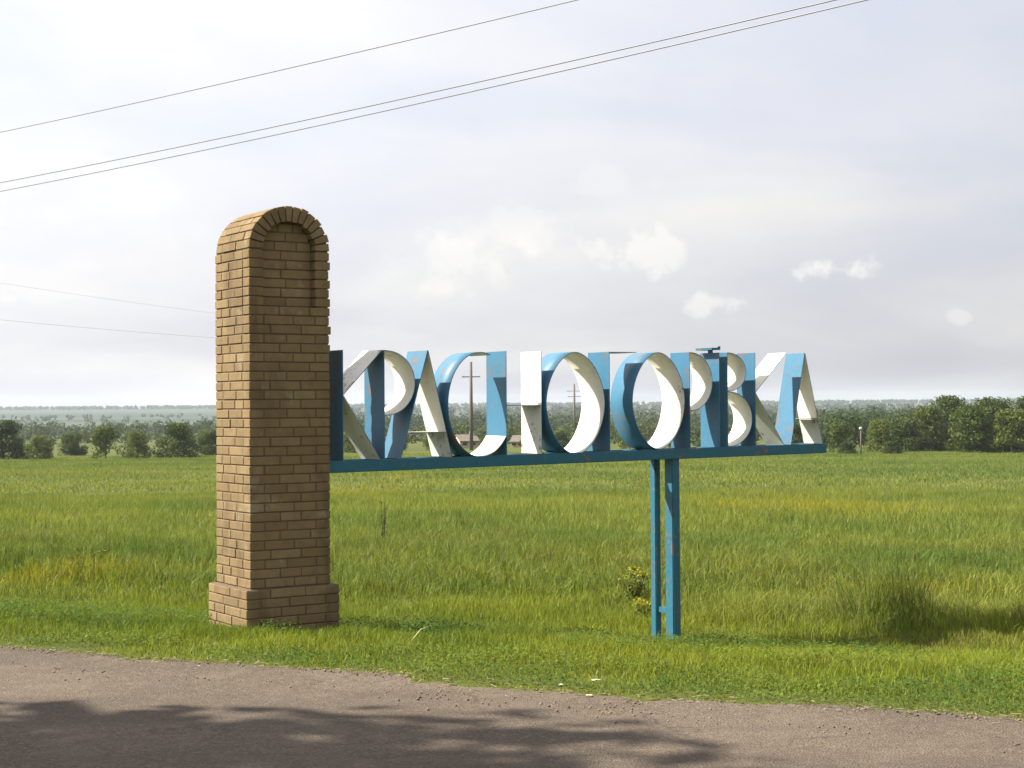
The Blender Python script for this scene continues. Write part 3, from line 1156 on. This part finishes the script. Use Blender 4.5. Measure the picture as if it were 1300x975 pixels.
parts_s, parts_t = [], []
for (d0, d1, rho, mg, wd, seg2, sd_) in ((7.6, 13, 2300, .06, 0.0065, True, 1), (13, 18, 1500, .05, 0.0075, True, 2), (18, 30, 560, .04, 0.011, True, 3),
                                         (30, 60, 190, .035, 0.018, False, 4), (60, 178, 30, .03, 0.040, False, 5)):
    x, y, t, rg = scatter(d0, d1, rho, mg, sd_)
    n = len(x)
    T = tall_mask(x, y)
    hs = 0.030 + 0.065 * np.clip((t - 0.1) / 1.4, 0, 1) + 0.05 * np.clip((t - 5.0) / 3, 0, 1)
    hs = hs * np.where(in_pillar(x, y, 0.35), 0.6, 1.0)
    hs = hs * (0.6 + 0.9 * vnoise(x, y, 0.45, 51)) * (0.75 + 0.5 * vnoise(x, y, 1.7, 54))
    ht = (0.10 + 0.13 * vnoise(x, y, 1.1, 52) + 0.17 * vnoise(x, y, 0.35, 55) + 0.12 * (vnoise(x, y, 4.0, 53) - 0.5)) * (1 + 4.0 * np.clip(T - 1, 0, 1))
    h = (hs * (1 - np.clip(T, 0, 1)) + ht * T) * rg.uniform(0.55, 1.2, n)
    h = h * (1 - 0.35 * np.clip((y - 28) / 40, 0, 1))
    c = grass_colour(x, y, rg, n, T)
    ye = np.zeros(n)
    for (cx_, cy_, rx, ry) in YELLOW:
        ye = np.maximum(ye, spot(x, y, cx_, cy_, rx, ry))
    isy = (rg.uniform(0, 1, n) < ye * 0.75)[:, None]
    c = np.where(isy, np.array([0.29, 0.275, 0.028]) * (0.7 + 0.5 * rg.uniform(0, 1, n))[:, None], c)
    wv = wd * rg.uniform(0.6, 1.4, n) * np.where(T > 0.5, 1.0, 0.85)
    short = T < 0.5
    if d1 <= 18:
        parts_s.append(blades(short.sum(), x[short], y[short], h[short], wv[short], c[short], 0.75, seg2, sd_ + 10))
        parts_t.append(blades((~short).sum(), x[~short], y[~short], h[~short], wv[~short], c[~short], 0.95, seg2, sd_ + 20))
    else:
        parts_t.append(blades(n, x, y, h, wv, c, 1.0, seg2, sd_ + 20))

# broad low leaves (clover, plantain, dandelion) in the short verge turf
x, y, t, rg = scatter(7.6, 15, 1500, .06, 61)
k = vnoise(x, y, 0.6, 62) * 0.6 + vnoise(x, y, 1.8, 63) * 0.4
ok = (k > 0.50) & (t > 0.08) & (t < 7.5)
x, y, t, k = x[ok], y[ok], t[ok], k[ok]
n = len(x)
z = ground_z(x, y)
hgt = rg.uniform(0.03, 0.16, n) * np.clip(0.25 + t / 2.0, 0.3, 1) * (0.5 + 1.4 * (k - 0.4))
ln = rg.uniform(0.014, 0.034, n); wd = ln * rg.uniform(0.35, 0.75, n)
yaw = rg.uniform(0, 2 * np.pi, n); tilt = rg.uniform(-0.5, 0.75, n)
c0 = np.stack([x, y, z + hgt], 1)
fd = np.stack([np.cos(yaw) * np.cos(tilt), np.sin(yaw) * np.cos(tilt), np.sin(tilt)], 1)
sdv = np.stack([-np.sin(yaw), np.cos(yaw), rg.uniform(-0.35, 0.35, n)], 1)
V = np.stack([c0 - fd * ln[:, None] / 2, c0 + sdv * wd[:, None] / 2 - fd * ln[:, None] * .05, c0 + fd * ln[:, None] / 2, c0 - sdv * wd[:, None] / 2 - fd * ln[:, None] * .05], 1).reshape(-1, 3)
g = np.clip((vnoise(x, y, 0.9, 64) - .3) * 1.8, 0, 1)[:, None]
cc = (np.array([0.055, 0.108, 0.018]) * (1 - g) + np.array([0.115, 0.165, 0.024]) * g) * rg.uniform(0.7, 1.3, n)[:, None]
parts_s.append((V, [np.arange(n)[:, None] * 4 + np.array([[0, 1, 2, 3]])], np.repeat(cc, 4, axis=0)))

V, F, C = merge(parts_s)
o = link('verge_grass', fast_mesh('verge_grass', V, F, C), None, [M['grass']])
tag(o, 'short trodden green grass along the road edge', 'grass', kind='stuff')

# seed heads and pale stalks over the tall meadow
x, y, t, rg = scatter(13, 26, 8, .04, 71)
T = tall_mask(x, y)
ok = (T > 0.6) & (vnoise(x, y, 2.5, 72) > 0.38)
x, y = x[ok], y[ok]
n = len(x)
h = rg.uniform(0.3, 0.5, n)
dist = np.hypot(x, y)
cst = np.array([0.17, 0.175, 0.055]) * rg.uniform(0.6, 1.2, n)[:, None]
parts_t.append(blades(n, x, y, h, 0.004 * np.maximum(1, dist / 14), cst, 0.28, True, 73))
V, F, C = merge(parts_t)
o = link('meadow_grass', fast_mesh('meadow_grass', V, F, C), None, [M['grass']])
tag(o, 'tall unmown meadow grass stretching to the treeline', 'grass', kind='stuff')

# dry straw and grit along the broken road edge
rg = np.random.default_rng(81)
n = 1500
l = rg.uniform(-9, 8, n)
pp = ROAD_FAR + road_edge(l) + rg.normal(-0.02, 0.07, n)
x = pp * PN[0] + l * RD[0]; y = pp * PN[1] + l * RD[1]
z = np.maximum(ground_z(x, y), -0.030) + rg.uniform(0.006, 0.022, n)
yaw = rg.uniform(0, np.pi, n); L = rg.uniform(0.015, 0.06, n); wd = rg.uniform(0.004, 0.010, n)
fd = np.stack([np.cos(yaw), np.sin(yaw), rg.uniform(-.15, .15, n)], 1) * L[:, None] / 2
sdv = np.stack([-np.sin(yaw), np.cos(yaw), rg.uniform(-.5, .5, n)], 1) * wd[:, None] / 2
c0 = np.stack([x, y, z], 1)
V = np.stack([c0 - fd - sdv, c0 + fd - sdv, c0 + fd + sdv, c0 - fd + sdv], 1).reshape(-1, 3)
cc = np.array([0.27, 0.23, 0.13]) * rg.uniform(0.5, 1.3, n)[:, None]
o = link('straw_litter', fast_mesh('straw_litter', V, [np.arange(n)[:, None] * 4 + np.array([[0, 1, 2, 3]])], np.repeat(cc, 4, axis=0)), None, [M['grass']])
tag(o, 'loose dry straw scattered along the broken road edge', 'straw', kind='stuff')


# loose gravel crumbled from the road edge
rg = np.random.default_rng(91)
n = 2400
l = rg.uniform(-9, 8, n)
pp = ROAD_FAR + road_edge(l) - np.abs(rg.normal(0.0, 0.30, n)) + 0.03
x = pp * PN[0] + l * RD[0]; y = pp * PN[1] + l * RD[1]
aa = (pp - ROAD_NEAR) / (ROAD_FAR - ROAD_NEAR)
z = np.maximum(0.045 * (1 - (2 * aa - 1) ** 2) - 0.03, ground_z(x, y)) + 0.004
sz = rg.uniform(0.003, 0.011, n)[:, None]
c0 = np.stack([x, y, z], 1)
oc = np.array([[1, 0, 0], [-1, 0, 0], [0, 1, 0], [0, -1, 0], [0, 0, .7], [0, 0, -.7]])
V = (c0[:, None, :] + oc[None] * sz[:, None, :] * rg.uniform(0.6, 1.3, (n, 6, 1))).reshape(-1, 3)
tri = np.array([[0, 2, 4], [2, 1, 4], [1, 3, 4], [3, 0, 4], [2, 0, 5], [1, 2, 5], [3, 1, 5], [0, 3, 5]])
Fg = (np.arange(n)[:, None, None] * 6 + tri[None]).reshape(-1, 3)
cc = np.repeat(np.array([0.17, 0.14, 0.105]) * rg.uniform(0.5, 1.5, n)[:, None], 6, axis=0)
o = link('loose_gravel', fast_mesh('loose_gravel', V, [Fg], cc), None, [M['stone']])
tag(o, 'loose gravel crumbled along the broken road edge', 'gravel', kind='stuff')


# ------------------------------------------------------------------ trees and shrubs
def leaf_cloud(centres, radii, per, size, cols, rg, squash=0.8, top=1.0):
    """leaf quads spread on and inside lumpy clumps; returns V, F, C"""
    Vs = []; Cs = []
    for ci, (c, r) in enumerate(zip(centres, radii)):
        n = max(6, int(per * r * r))
        u = rg.normal(size=(n, 3)); u /= np.linalg.norm(u, axis=1)[:, None]
        rad = r * rg.uniform(0.35, 1.12, n) ** 0.55
        p = c + u * rad[:, None] * np.array([1, 1, squash])
        nrm = u + rg.normal(size=(n, 3)) * 0.55 + np.array([0, 0, 0.35])
        nrm /= np.linalg.norm(nrm, axis=1)[:, None]
        a = np.cross(nrm, rg.normal(size=(n, 3))); a /= np.linalg.norm(a, axis=1)[:, None]
        b = np.cross(nrm, a)
        s = size * rg.uniform(0.6, 1.4, n)[:, None]
        Vs.append(np.stack([p - a * s * .55, p + b * s * .34, p + a * s * .6, p - b * s * .34], 1).reshape(-1, 3))
        k = rg.uniform(0, 1, (n, 1)) * 0.55 + rg.uniform(0, 1) * 0.45
        cc = (np.array(cols[0]) * (1 - k) + np.array(cols[1]) * k)
        Cs.append(np.repeat(cc, 4, axis=0))
    V = np.concatenate(Vs); C = np.concatenate(Cs)
    n = len(V) // 4
    return V, [np.arange(n)[:, None] * 4 + np.array([[0, 1, 2, 3]])], C


def crown_clumps(h, rx, bottom, nclump, rg, shape=0.5, foot=0.16):
    cs, rs = [], []
    for _ in range(nclump):
        f = rg.uniform(0, 1)
        z = bottom + (h - bottom) * f
        env = math.sin(math.pi * min(1, foot + (0.96 - foot) * f)) ** shape
        a = rg.uniform(0, 2 * math.pi); q = rx * env * math.sqrt(rg.uniform(0.05, 1)) * 0.80
        r = rx * rg.uniform(0.20, 0.38)
        z = min(z, h - r * 0.7); z = max(z, r * 0.35)
        cs.append(np.array([math.cos(a) * q, math.sin(a) * q, z])); rs.append(r)
    return cs, rs


TREE_COLS = [((0.038, 0.066, 0.013), (0.100, 0.132, 0.024)), ((0.030, 0.054, 0.013), (0.080, 0.108, 0.024)), ((0.052, 0.080, 0.014), (0.128, 0.155, 0.028)), ((0.040, 0.066, 0.018), (0.095, 0.125, 0.032))]


def make_plant(h, rx, bottom, nclump, per, size, cols, seed, trunk_r, foot=0.16):
    rg = np.random.default_rng(seed)
    cs, rs = crown_clumps(h, rx, bottom, nclump, rg, 0.5, foot)
    V, F, C = leaf_cloud(cs, rs, per, size, cols, rg)
    crown = fast_mesh('crown', V, F, C)
    crown.materials.append(M['leaf'])
    bm = bmesh.new()
    lean = rg.normal(size=2) * 0.04 * h
    pts = [(lean[0] * s * s, lean[1] * s * s, -0.3 + (h * 0.8 + 0.3) * s) for s in (0, .25, .5, .75, 1)]
    bm_tube(bm, pts, [trunk_r * 1.25, trunk_r, trunk_r * .75, trunk_r * .5, trunk_r * .2], 8)
    for j in range(min(len(cs), 9)):
        c = cs[j]
        s = min(0.7, max(0.12, (c[2] / h) * 0.6))
        st = Vector((lean[0] * s * s, lean[1] * s * s, h * 0.8 * s))
        en = Vector(c)
        md = st.lerp(en, 0.5) + Vector((0, 0, -0.04 * h))
        bm_tube(bm, [st, md, en], [trunk_r * .45, trunk_r * .3, trunk_r * .12], 6)
    trunk = bm_mesh('trunk', bm)
    trunk.materials.append(M['bark'])
    return crown, trunk


def put_plant(name, meshes, x, y, s, yaw, label, cat, group=None, sz=1.0, sink=0.0):
    o = empty(name, (x, y, gz(x, y) - sink), yaw)
    tag(o, label, cat, group)
    a = link('crown', meshes[0], o); a.scale = (s, s, s * sz)
    b = link('trunk', meshes[1], o); b.scale = (s, s, s * sz)
    return o


bush_v = [make_plant(1.0, 0.70 + 0.1 * (i % 2), 0.0, 34 + 5 * i, 2300, 0.058, TREE_COLS[i % 4], 100 + i, 0.03, 0.40) for i in range(4)]
tree_v = [make_plant(1.0, 0.60, 0.02, 60, 3300, 0.050, TREE_COLS[(i + 2) % 4], 120 + i, 0.03, 0.30) for i in range(4)]
rg = np.random.default_rng(5)
# (px centre, px base, px top, distance, kind, variant, width factor, label)
EDGE = [(-40, 584, 528, 165, 't', 0, 1.1, 'shrubby tree at the field edge beyond the frame of the meadow'),
        (4, 584, 534, 165, 'b', 1, 0.95, 'dark rounded bush at the field edge, left of a smaller bush'),
        (50, 582, 554, 160, 'b', 2, 0.95, 'small low bush at the field edge next to a dark rounded bush'),
        (92, 578, 550, 190, 'b', 3, 0.9, 'thin pale shrub at the field edge behind the meadow'),
        (134, 585, 541, 160, 'b', 0, 0.85, 'olive bush at the field edge, first of three standing together'),
        (174, 585, 548, 158, 'b', 2, 0.8, 'middle bush of three standing together at the field edge'),
        (226, 585, 538, 160, 'b', 1, 0.95, 'tall dark bush of three beside the brick pillar'),
        (268, 582, 545, 175, 'b', 3, 0.9, 'bush at the field edge half hidden behind the brick pillar'),
        (345, 582, 545, 175, 'b', 0, 0.9, 'bush at the field edge wholly behind the brick pillar'),
        (450, 580, 548, 190, 'b', 2, 1.0, 'light bush seen under the arms of the first letter К'),
        (505, 579, 552, 200, 'b', 3, 1.0, 'low bush seen between letters Р and А'),
        (548, 578, 553, 200, 'b', 0, 1.0, 'low bush seen under the crossbar of the first letter А'),
        (672, 578, 551, 215, 'b', 2, 1.0, 'yellowish bush seen under the crossbar of letter Н'),
        (712, 577, 546, 220, 'b', 3, 1.0, 'bush seen low through the letter О beside Н'),
        (755, 576, 550, 215, 'b', 1, 1.0, 'bush behind letter Г at the field edge'),
        (800, 575, 548, 210, 'b', 2, 1.0, 'bush seen left of the letter О beside Г'),
        (850, 575, 546, 205, 'b', 0, 1.0, 'bush seen through the letter О beside Р'),
        (905, 574, 542, 200, 'b', 3, 1.0, 'bush seen behind the second letter Р'),
        (1010, 573, 538, 185, 'b', 1, 0.9, 'bush seen through the last letter А'),
        (1066, 579, 536, 160, 'b', 0, 0.75, 'mid green bush just past the free end of the sign'),
        (1076, 580, 561, 150, 'b', 1, 1.0, 'very low dark shrub just past the free end of the sign'),
        (1118, 575, 532, 165, 'b', 2, 0.8, 'round bush behind the small white topped post'),
        (1132, 579, 560, 152, 'b', 1, 1.2, 'low dark shrub in front of the round bush'),
        (1150, 574, 530, 170, 'b', 3, 0.9, 'grey green bush left of the big trees'),
        (1180, 574, 516, 172, 't', 0, 0.85, 'slender tree at the start of the big tree group'),
        (1206, 575, 503, 175, 't', 1, 0.85, 'tallest tree of the group standing above its neighbours'),
        (1232, 574, 514, 160, 't', 2, 0.9, 'bright green tree in front of the tallest tree'),
        (1262, 573, 505, 178, 't', 3, 0.95, 'broad tree second from the tallest tree of the group'),
        (1284, 573, 520, 158, 't', 0, 1.0, 'light green rounded tree in front of the broad tree'),
        (1318, 573, 504, 172, 't', 1, 1.0, 'large tree closing the group of big trees'),
        (1372, 573, 508, 170, 't', 2, 1.0, 'tree following on from the group of big trees')]
for i, (px, pb, pt, dist, kd, vr, wf, lab) in enumerate(EDGE):
    d = pix_dir(px, pb)
    x = d.x / d.y * dist; y = dist
    z0 = gz(x, y)
    dtop = pix_dir(px, pt)
    ztop = EYE + dtop.z / dtop.y * dist
    h = ztop - z0
    var = (bush_v if kd == 'b' else tree_v)[vr]
    o = put_plant('bush' if kd == 'b' else 'tree', var, x, y, h, rg.uniform(0, 6.28), lab, 'bush' if kd == 'b' else 'tree',
                  'bushes along the field edge' if kd == 'b' else 'big trees at the field edge')
    for ch in o.children:
        ch.scale.x *= wf; ch.scale.y *= wf

# distant woods as one mass
Vs = []; rg = np.random.default_rng(17)
parts = []


def wood(n, px0, px1, d0, d1, h0, h1, cols, cap=None):
    """n small trees of leaf clumps standing on the terrain between two distances"""
    for _ in range(n):
        px = rg.uniform(px0, px1); d = math.sqrt(rg.uniform(d0 ** 2, d1 ** 2))
        x = (px - 650) / FPX * d
        z = gz(x, d); h = rg.uniform(h0, h1)
        if cap is not None: h = max(1.5, min(h, EYE + cap * d / FPX - z))
        s = max(0.35, 0.0017 * d)
        cs, rs = [], []
        for j in range(3):
            r = h * rg.uniform(0.26, 0.36)
            cs.append(np.array([x + rg.normal() * h * .22, d + rg.normal() * h * .22, z + h * (0.22 + 0.24 * j) * rg.uniform(.85, 1.08)])); rs.append(r)
        parts.append(leaf_cloud(cs, rs, 7.0 / (s * s), s, cols, rg, 0.85))


cw = ((0.026, 0.048, 0.016), (0.060, 0.086, 0.026))
cg = ((0.045, 0.068, 0.020), (0.090, 0.110, 0.032))
wood(170, -260, 420, 270, 420, 2.0, 3.8, cg, -20)
wood(360, -300, 460, 430, 720, 3.5, 6.5, cw, -14)
wood(300, 430, 1080, 235, 430, 2.6, 4.6, cg, -20)
wood(520, 430, 1100, 430, 900, 4.5, 8.0, cw, -4)
wood(330, 1020, 1500, 200, 420, 4.0, 6.5, cw, -8)
wood(520, 1000, 1600, 420, 900, 5.0, 9.5, cw, -2)
wood(900, 420, 1600, 900, 2300, 7.0, 12.0, cw, 0)
wood(620, -320, 480, 2800, 3050, 5.0, 6.5, cw)
wood(900, 440, 1600, 2700, 3050, 5.0, 6.5, cw)
wood(120, -320, 480, 1100, 1900, 6.0, 9.0, cw, -8)
V, F, C = merge(parts)
o = link('distant_wood', fast_mesh('distant_wood', V, F, C), None, [M['leaf']])
tag(o, 'hazy distant woods covering the low hills', 'wood', kind='stuff')

# roadside trees outside the view whose crowns shade the road
ROADSIDE = [(-11.2, 5.9, 12.3, 1, 'smallest roadside tree shading the near lane'), (-13.8, 6.2, 13.1, 0, 'roadside tree standing between two others'), (-16.4, 6.6, 13.8, 1, 'tallest roadside tree shading the asphalt')]
big_v = [make_plant(1.0, 0.30, 0.28, 70, 14000, 0.027, TREE_COLS[0], 140, 0.018), make_plant(1.0, 0.30, 0.28, 70, 14000, 0.027, TREE_COLS[2], 141, 0.018)]
for (x, y, h, vi, lab) in ROADSIDE:
    put_plant('roadside_tree', big_v[vi], x, y, h, 0.7 * vi, lab, 'tree', 'roadside trees')


# ------------------------------------------------------------------ field plants and small things
def weed(px, py, h, nst, spread, seed, name, label, cat, flower=None, leafcol=((0.04, 0.085, 0.018), (0.10, 0.14, 0.03)), leaf=0.06, nleaf=26):
    P = at_ground(px, py)
    rg = np.random.default_rng(seed)
    o = empty(name, (P.x, P.y, gz(P.x, P.y)))
    tag(o, label, cat)
    bm = bmesh.new(); lv = []; fl = []
    for s in range(nst):
        a = rg.uniform(0, 6.28); q = spread * rg.uniform(.2, 1)
        tip = Vector((math.cos(a) * q, math.sin(a) * q, h * rg.uniform(.7, 1)))
        b = Vector((math.cos(a) * q * .15, math.sin(a) * q * .15, -0.03))
        mid = b.lerp(tip, .55) + Vector((0, 0, h * .05))
        bm_tube(bm, [b, mid, tip], [0.006, 0.005, 0.003], 5)
        for j in range(nleaf // nst + 1):
            f = rg.uniform(.1, .95)
            p = b.lerp(tip, f)
            lv.append(np.array(p))
        fl.append(np.array(tip))
    st = bm_mesh('stem', bm, True); st.materials.append(M['straw'] if flower == 'dry' else M['leaf'])
    n = len(st.vertices)
    at = st.attributes.new('tint', 'FLOAT_COLOR', 'POINT')
    at.data.foreach_set('color', np.tile(np.array([.07, .10, .03, 1], dtype=np.float32), n))
    link('stem', st, o)
    V, F, C = leaf_cloud(lv, [leaf * 1.3] * len(lv), 3 / (leaf * 1.3) ** 2, leaf, leafcol, rg)
    me = fast_mesh('foliage', V, F, C); me.materials.append(M['leaf'])
    link('foliage', me, o)
    if flower and flower != 'dry':
        V, F, C = leaf_cloud(fl, [0.05] * len(fl), 9 / 0.0025, 0.022, flower, rg)
        me = fast_mesh('blossom', V, F, C); me.materials.append(M['leaf'])
        link('blossom', me, o)
    return o


YEL = ((0.42, 0.34, 0.02), (0.56, 0.48, 0.04))
weed(806, 768, 0.42, 9, 0.16, 1, 'flowering_weed', 'yellow flowering weed growing left of the sign post', 'weed', YEL, ((.09, .12, .02), (.17, .18, .03)), 0.05)
weed(815, 790, 0.22, 6, 0.12, 2, 'flowering_weed', 'low yellowish weed at the foot of the sign post', 'weed', YEL, ((.09, .12, .02), (.17, .18, .03)), 0.04)
weed(487, 700, 0.95, 3, 0.07, 3, 'dock_weed', 'tall dark reddish dry weed stalk under the sign beam', 'weed', None, ((.09, .06, .03), (.15, .10, .045)), 0.028, 26)
weed(105, 728, 0.36, 9, 0.30, 5, 'leafy_weed', 'lime yellow weed patch in the meadow left of the pillar', 'weed', None, ((.14, .17, .02), (.20, .22, .03)), 0.045, 40)
# dry stalk lying in the grass
P0_, P1_ = at_ground(520, 822), at_ground(548, 812)
bm = bmesh.new()
bm_tube(bm, [(P0_.x, P0_.y, gz(P0_.x, P0_.y) + .03), ((P0_.x + P1_.x) / 2, (P0_.y + P1_.y) / 2, gz(P0_.x, P0_.y) + .06), (P1_.x, P1_.y, gz(P1_.x, P1_.y) + .11)], [0.005, 0.005, 0.003], 6)
tag(link('dry_stalk', bm_mesh('dry_stalk', bm, True), None, [M['straw']]), 'pale dry stalk lying slanted in the verge grass', 'stalk')


def litter(px, py, s, seed, label):
    P = at_ground(px, py)
    rg = random.Random(seed)
    bm = bmesh.new()
    bmesh.ops.create_icosphere(bm, subdivisions=2, radius=1)
    for v_ in bm.verts:
        k = 1 + 0.5 * (mnoise.noise(v_.co * 2.3 + Vector((seed, 0, 0))))
        v_.co = Vector((v_.co.x * s * k, v_.co.y * s * .6 * k, max(-0.4, v_.co.z) * s * .16 * k))
    o = link('paper_scrap', bm_mesh('paper_scrap', bm), None, [M['paper']])
    o.location = (P.x, P.y, max(gz(P.x, P.y), -0.02) + 0.012)
    tag(o, label, 'litter')


litter(757, 868, 0.030, 1, 'larger crumpled white scrap lying on the road edge')
litter(710, 872, 0.024, 2, 'flat white scrap on the road edge left of a larger one')
litter(748, 890, 0.020, 3, 'small pale scrap lying out on the asphalt')

# small marker post at the field edge
d = pix_dir(1093, 570); x = d.x / d.y * 150; y = 150.0; z0 = gz(x, y)
o = empty('marker_post', (x, y, z0)); tag(o, 'thin marker post with white top among the bushes', 'post')
ztop = EYE + pix_dir(1093, 542).z / pix_dir(1093, 542).y * 150
bm = bmesh.new(); bm_tube(bm, [(0, 0, -.3), (0, 0, (ztop - z0) * .9)], [.07, .06], 8); link('shaft', bm_mesh('shaft', bm), o, [M['pole']])
bm = bmesh.new(); bm_tube(bm, [(0, 0, (ztop - z0) * .9 + .001), (0, 0, (ztop - z0) * .96), (0, 0, (ztop - z0))], [.13, .15, .08], 8); link('cap', bm_mesh('cap', bm), o, [M['paper']])


# two cottages at the far edge of the field
def cottage(px0, px1, pbase, peave, pridge, dist, wall, label, yaw):
    d = pix_dir((px0 + px1) / 2, pbase)
    x = d.x / d.y * dist; y = dist; z0 = gz(x, y)
    wd = (px1 - px0) / FPX * dist
    zt = lambda p: EYE + pix_dir((px0 + px1) / 2, p).z / pix_dir((px0 + px1) / 2, p).y * dist
    he, hr = zt(peave) - z0, zt(pridge) - z0
    o = empty('cottage', (x, y, z0), yaw)
    tag(o, label, 'house')
    dp = 4.6
    bm = bmesh.new()
    vs = [bm.verts.new(c) for c in ((-wd / 2, 0, -.4), (wd / 2, 0, -.4), (wd / 2, dp, -.4), (-wd / 2, dp, -.4), (-wd / 2, 0, he), (wd / 2, 0, he), (wd / 2, dp, he), (-wd / 2, dp, he), (-wd / 2, dp / 2, hr - .1), (wd / 2, dp / 2, hr - .1))]
    for q in ((0, 1, 5, 4), (2, 3, 7, 6), (1, 2, 6, 9, 5), (3, 0, 4, 8, 7), (4, 5, 9, 8), (7, 8, 9, 6)):
        bm.faces.new([vs[i] for i in q])
    link('wall', bm_mesh('wall', bm), o, [M[wall]])
    bm = bmesh.new()
    for sgn, y0 in ((1, -.35), (-1, dp + .35)):
        sl = (hr - he) / (dp / 2)
        ze = he - .35 * sl + .02
        a = [bm.verts.new(c) for c in ((-wd / 2 - .12, y0, ze), (wd / 2 + .12, y0, ze), (wd / 2 + .12, dp / 2, hr), (-wd / 2 - .12, dp / 2, hr))]
        b = [bm.verts.new(v_.co + Vector((0, 0, .14))) for v_ in a]
        bm.faces.new(a[::-1] if sgn > 0 else a); bm.faces.new(b if sgn > 0 else b[::-1])
        for k_ in range(4):
            bm.faces.new((a[k_], a[(k_ + 1) % 4], b[(k_ + 1) % 4], b[k_]))
    bmesh.ops.recalc_face_normals(bm, faces=bm.faces[:])
    rf = link('roof', bm_mesh('roof', bm), o, [M['roof']])
    bm = bmesh.new(); bm_box(bm, (wd * .2, dp * .4, hr - .4), (wd * .2 + .5, dp * .4 + .5, hr + .6)); link('chimney', bm_mesh('chimney', bm), rf, [M['plaster']])
    for s in (-.25, .22):
        bm = bmesh.new(); bm_box(bm, (wd * s - .32, -.05, he * .40), (wd * s + .32, .02, he * .80)); link('window', bm_mesh('window', bm), o, [M['glass']])
    return o


cottage(584, 608, 577, 560, 553, 232, 'plaster', 'small tan cottage with rusty roof seen through the letter С', 0.25)
cottage(648, 666, 578, 561, 554, 238, 'ochre', 'small ochre cottage seen beside the white stem of letter Н', -0.2)

# ------------------------------------------------------------------ haze
bm = bmesh.new()
bm_box(bm, (-3500, -300, -32), (3500, 4400, 30))
hz = link('haze', bm_mesh('haze', bm))
m = bpy.data.materials.new('haze')
m.use_nodes = True
nt = m.node_tree
nt.nodes.clear()
o_ = nt.nodes.new('ShaderNodeOutputMaterial')
pv = nt.nodes.new('ShaderNodeVolumePrincipled')
pv.inputs['Color'].default_value = (0.80, 0.90, 1.0, 1)
pv.inputs['Density'].default_value = 0.00014
pv.inputs['Anisotropy'].default_value = 0.2
nt.links.new(pv.outputs[0], o_.inputs['Volume'])
hz.data.materials.append(m)
tag(hz, 'thin pale summer haze over the far fields', 'haze', kind='stuff')
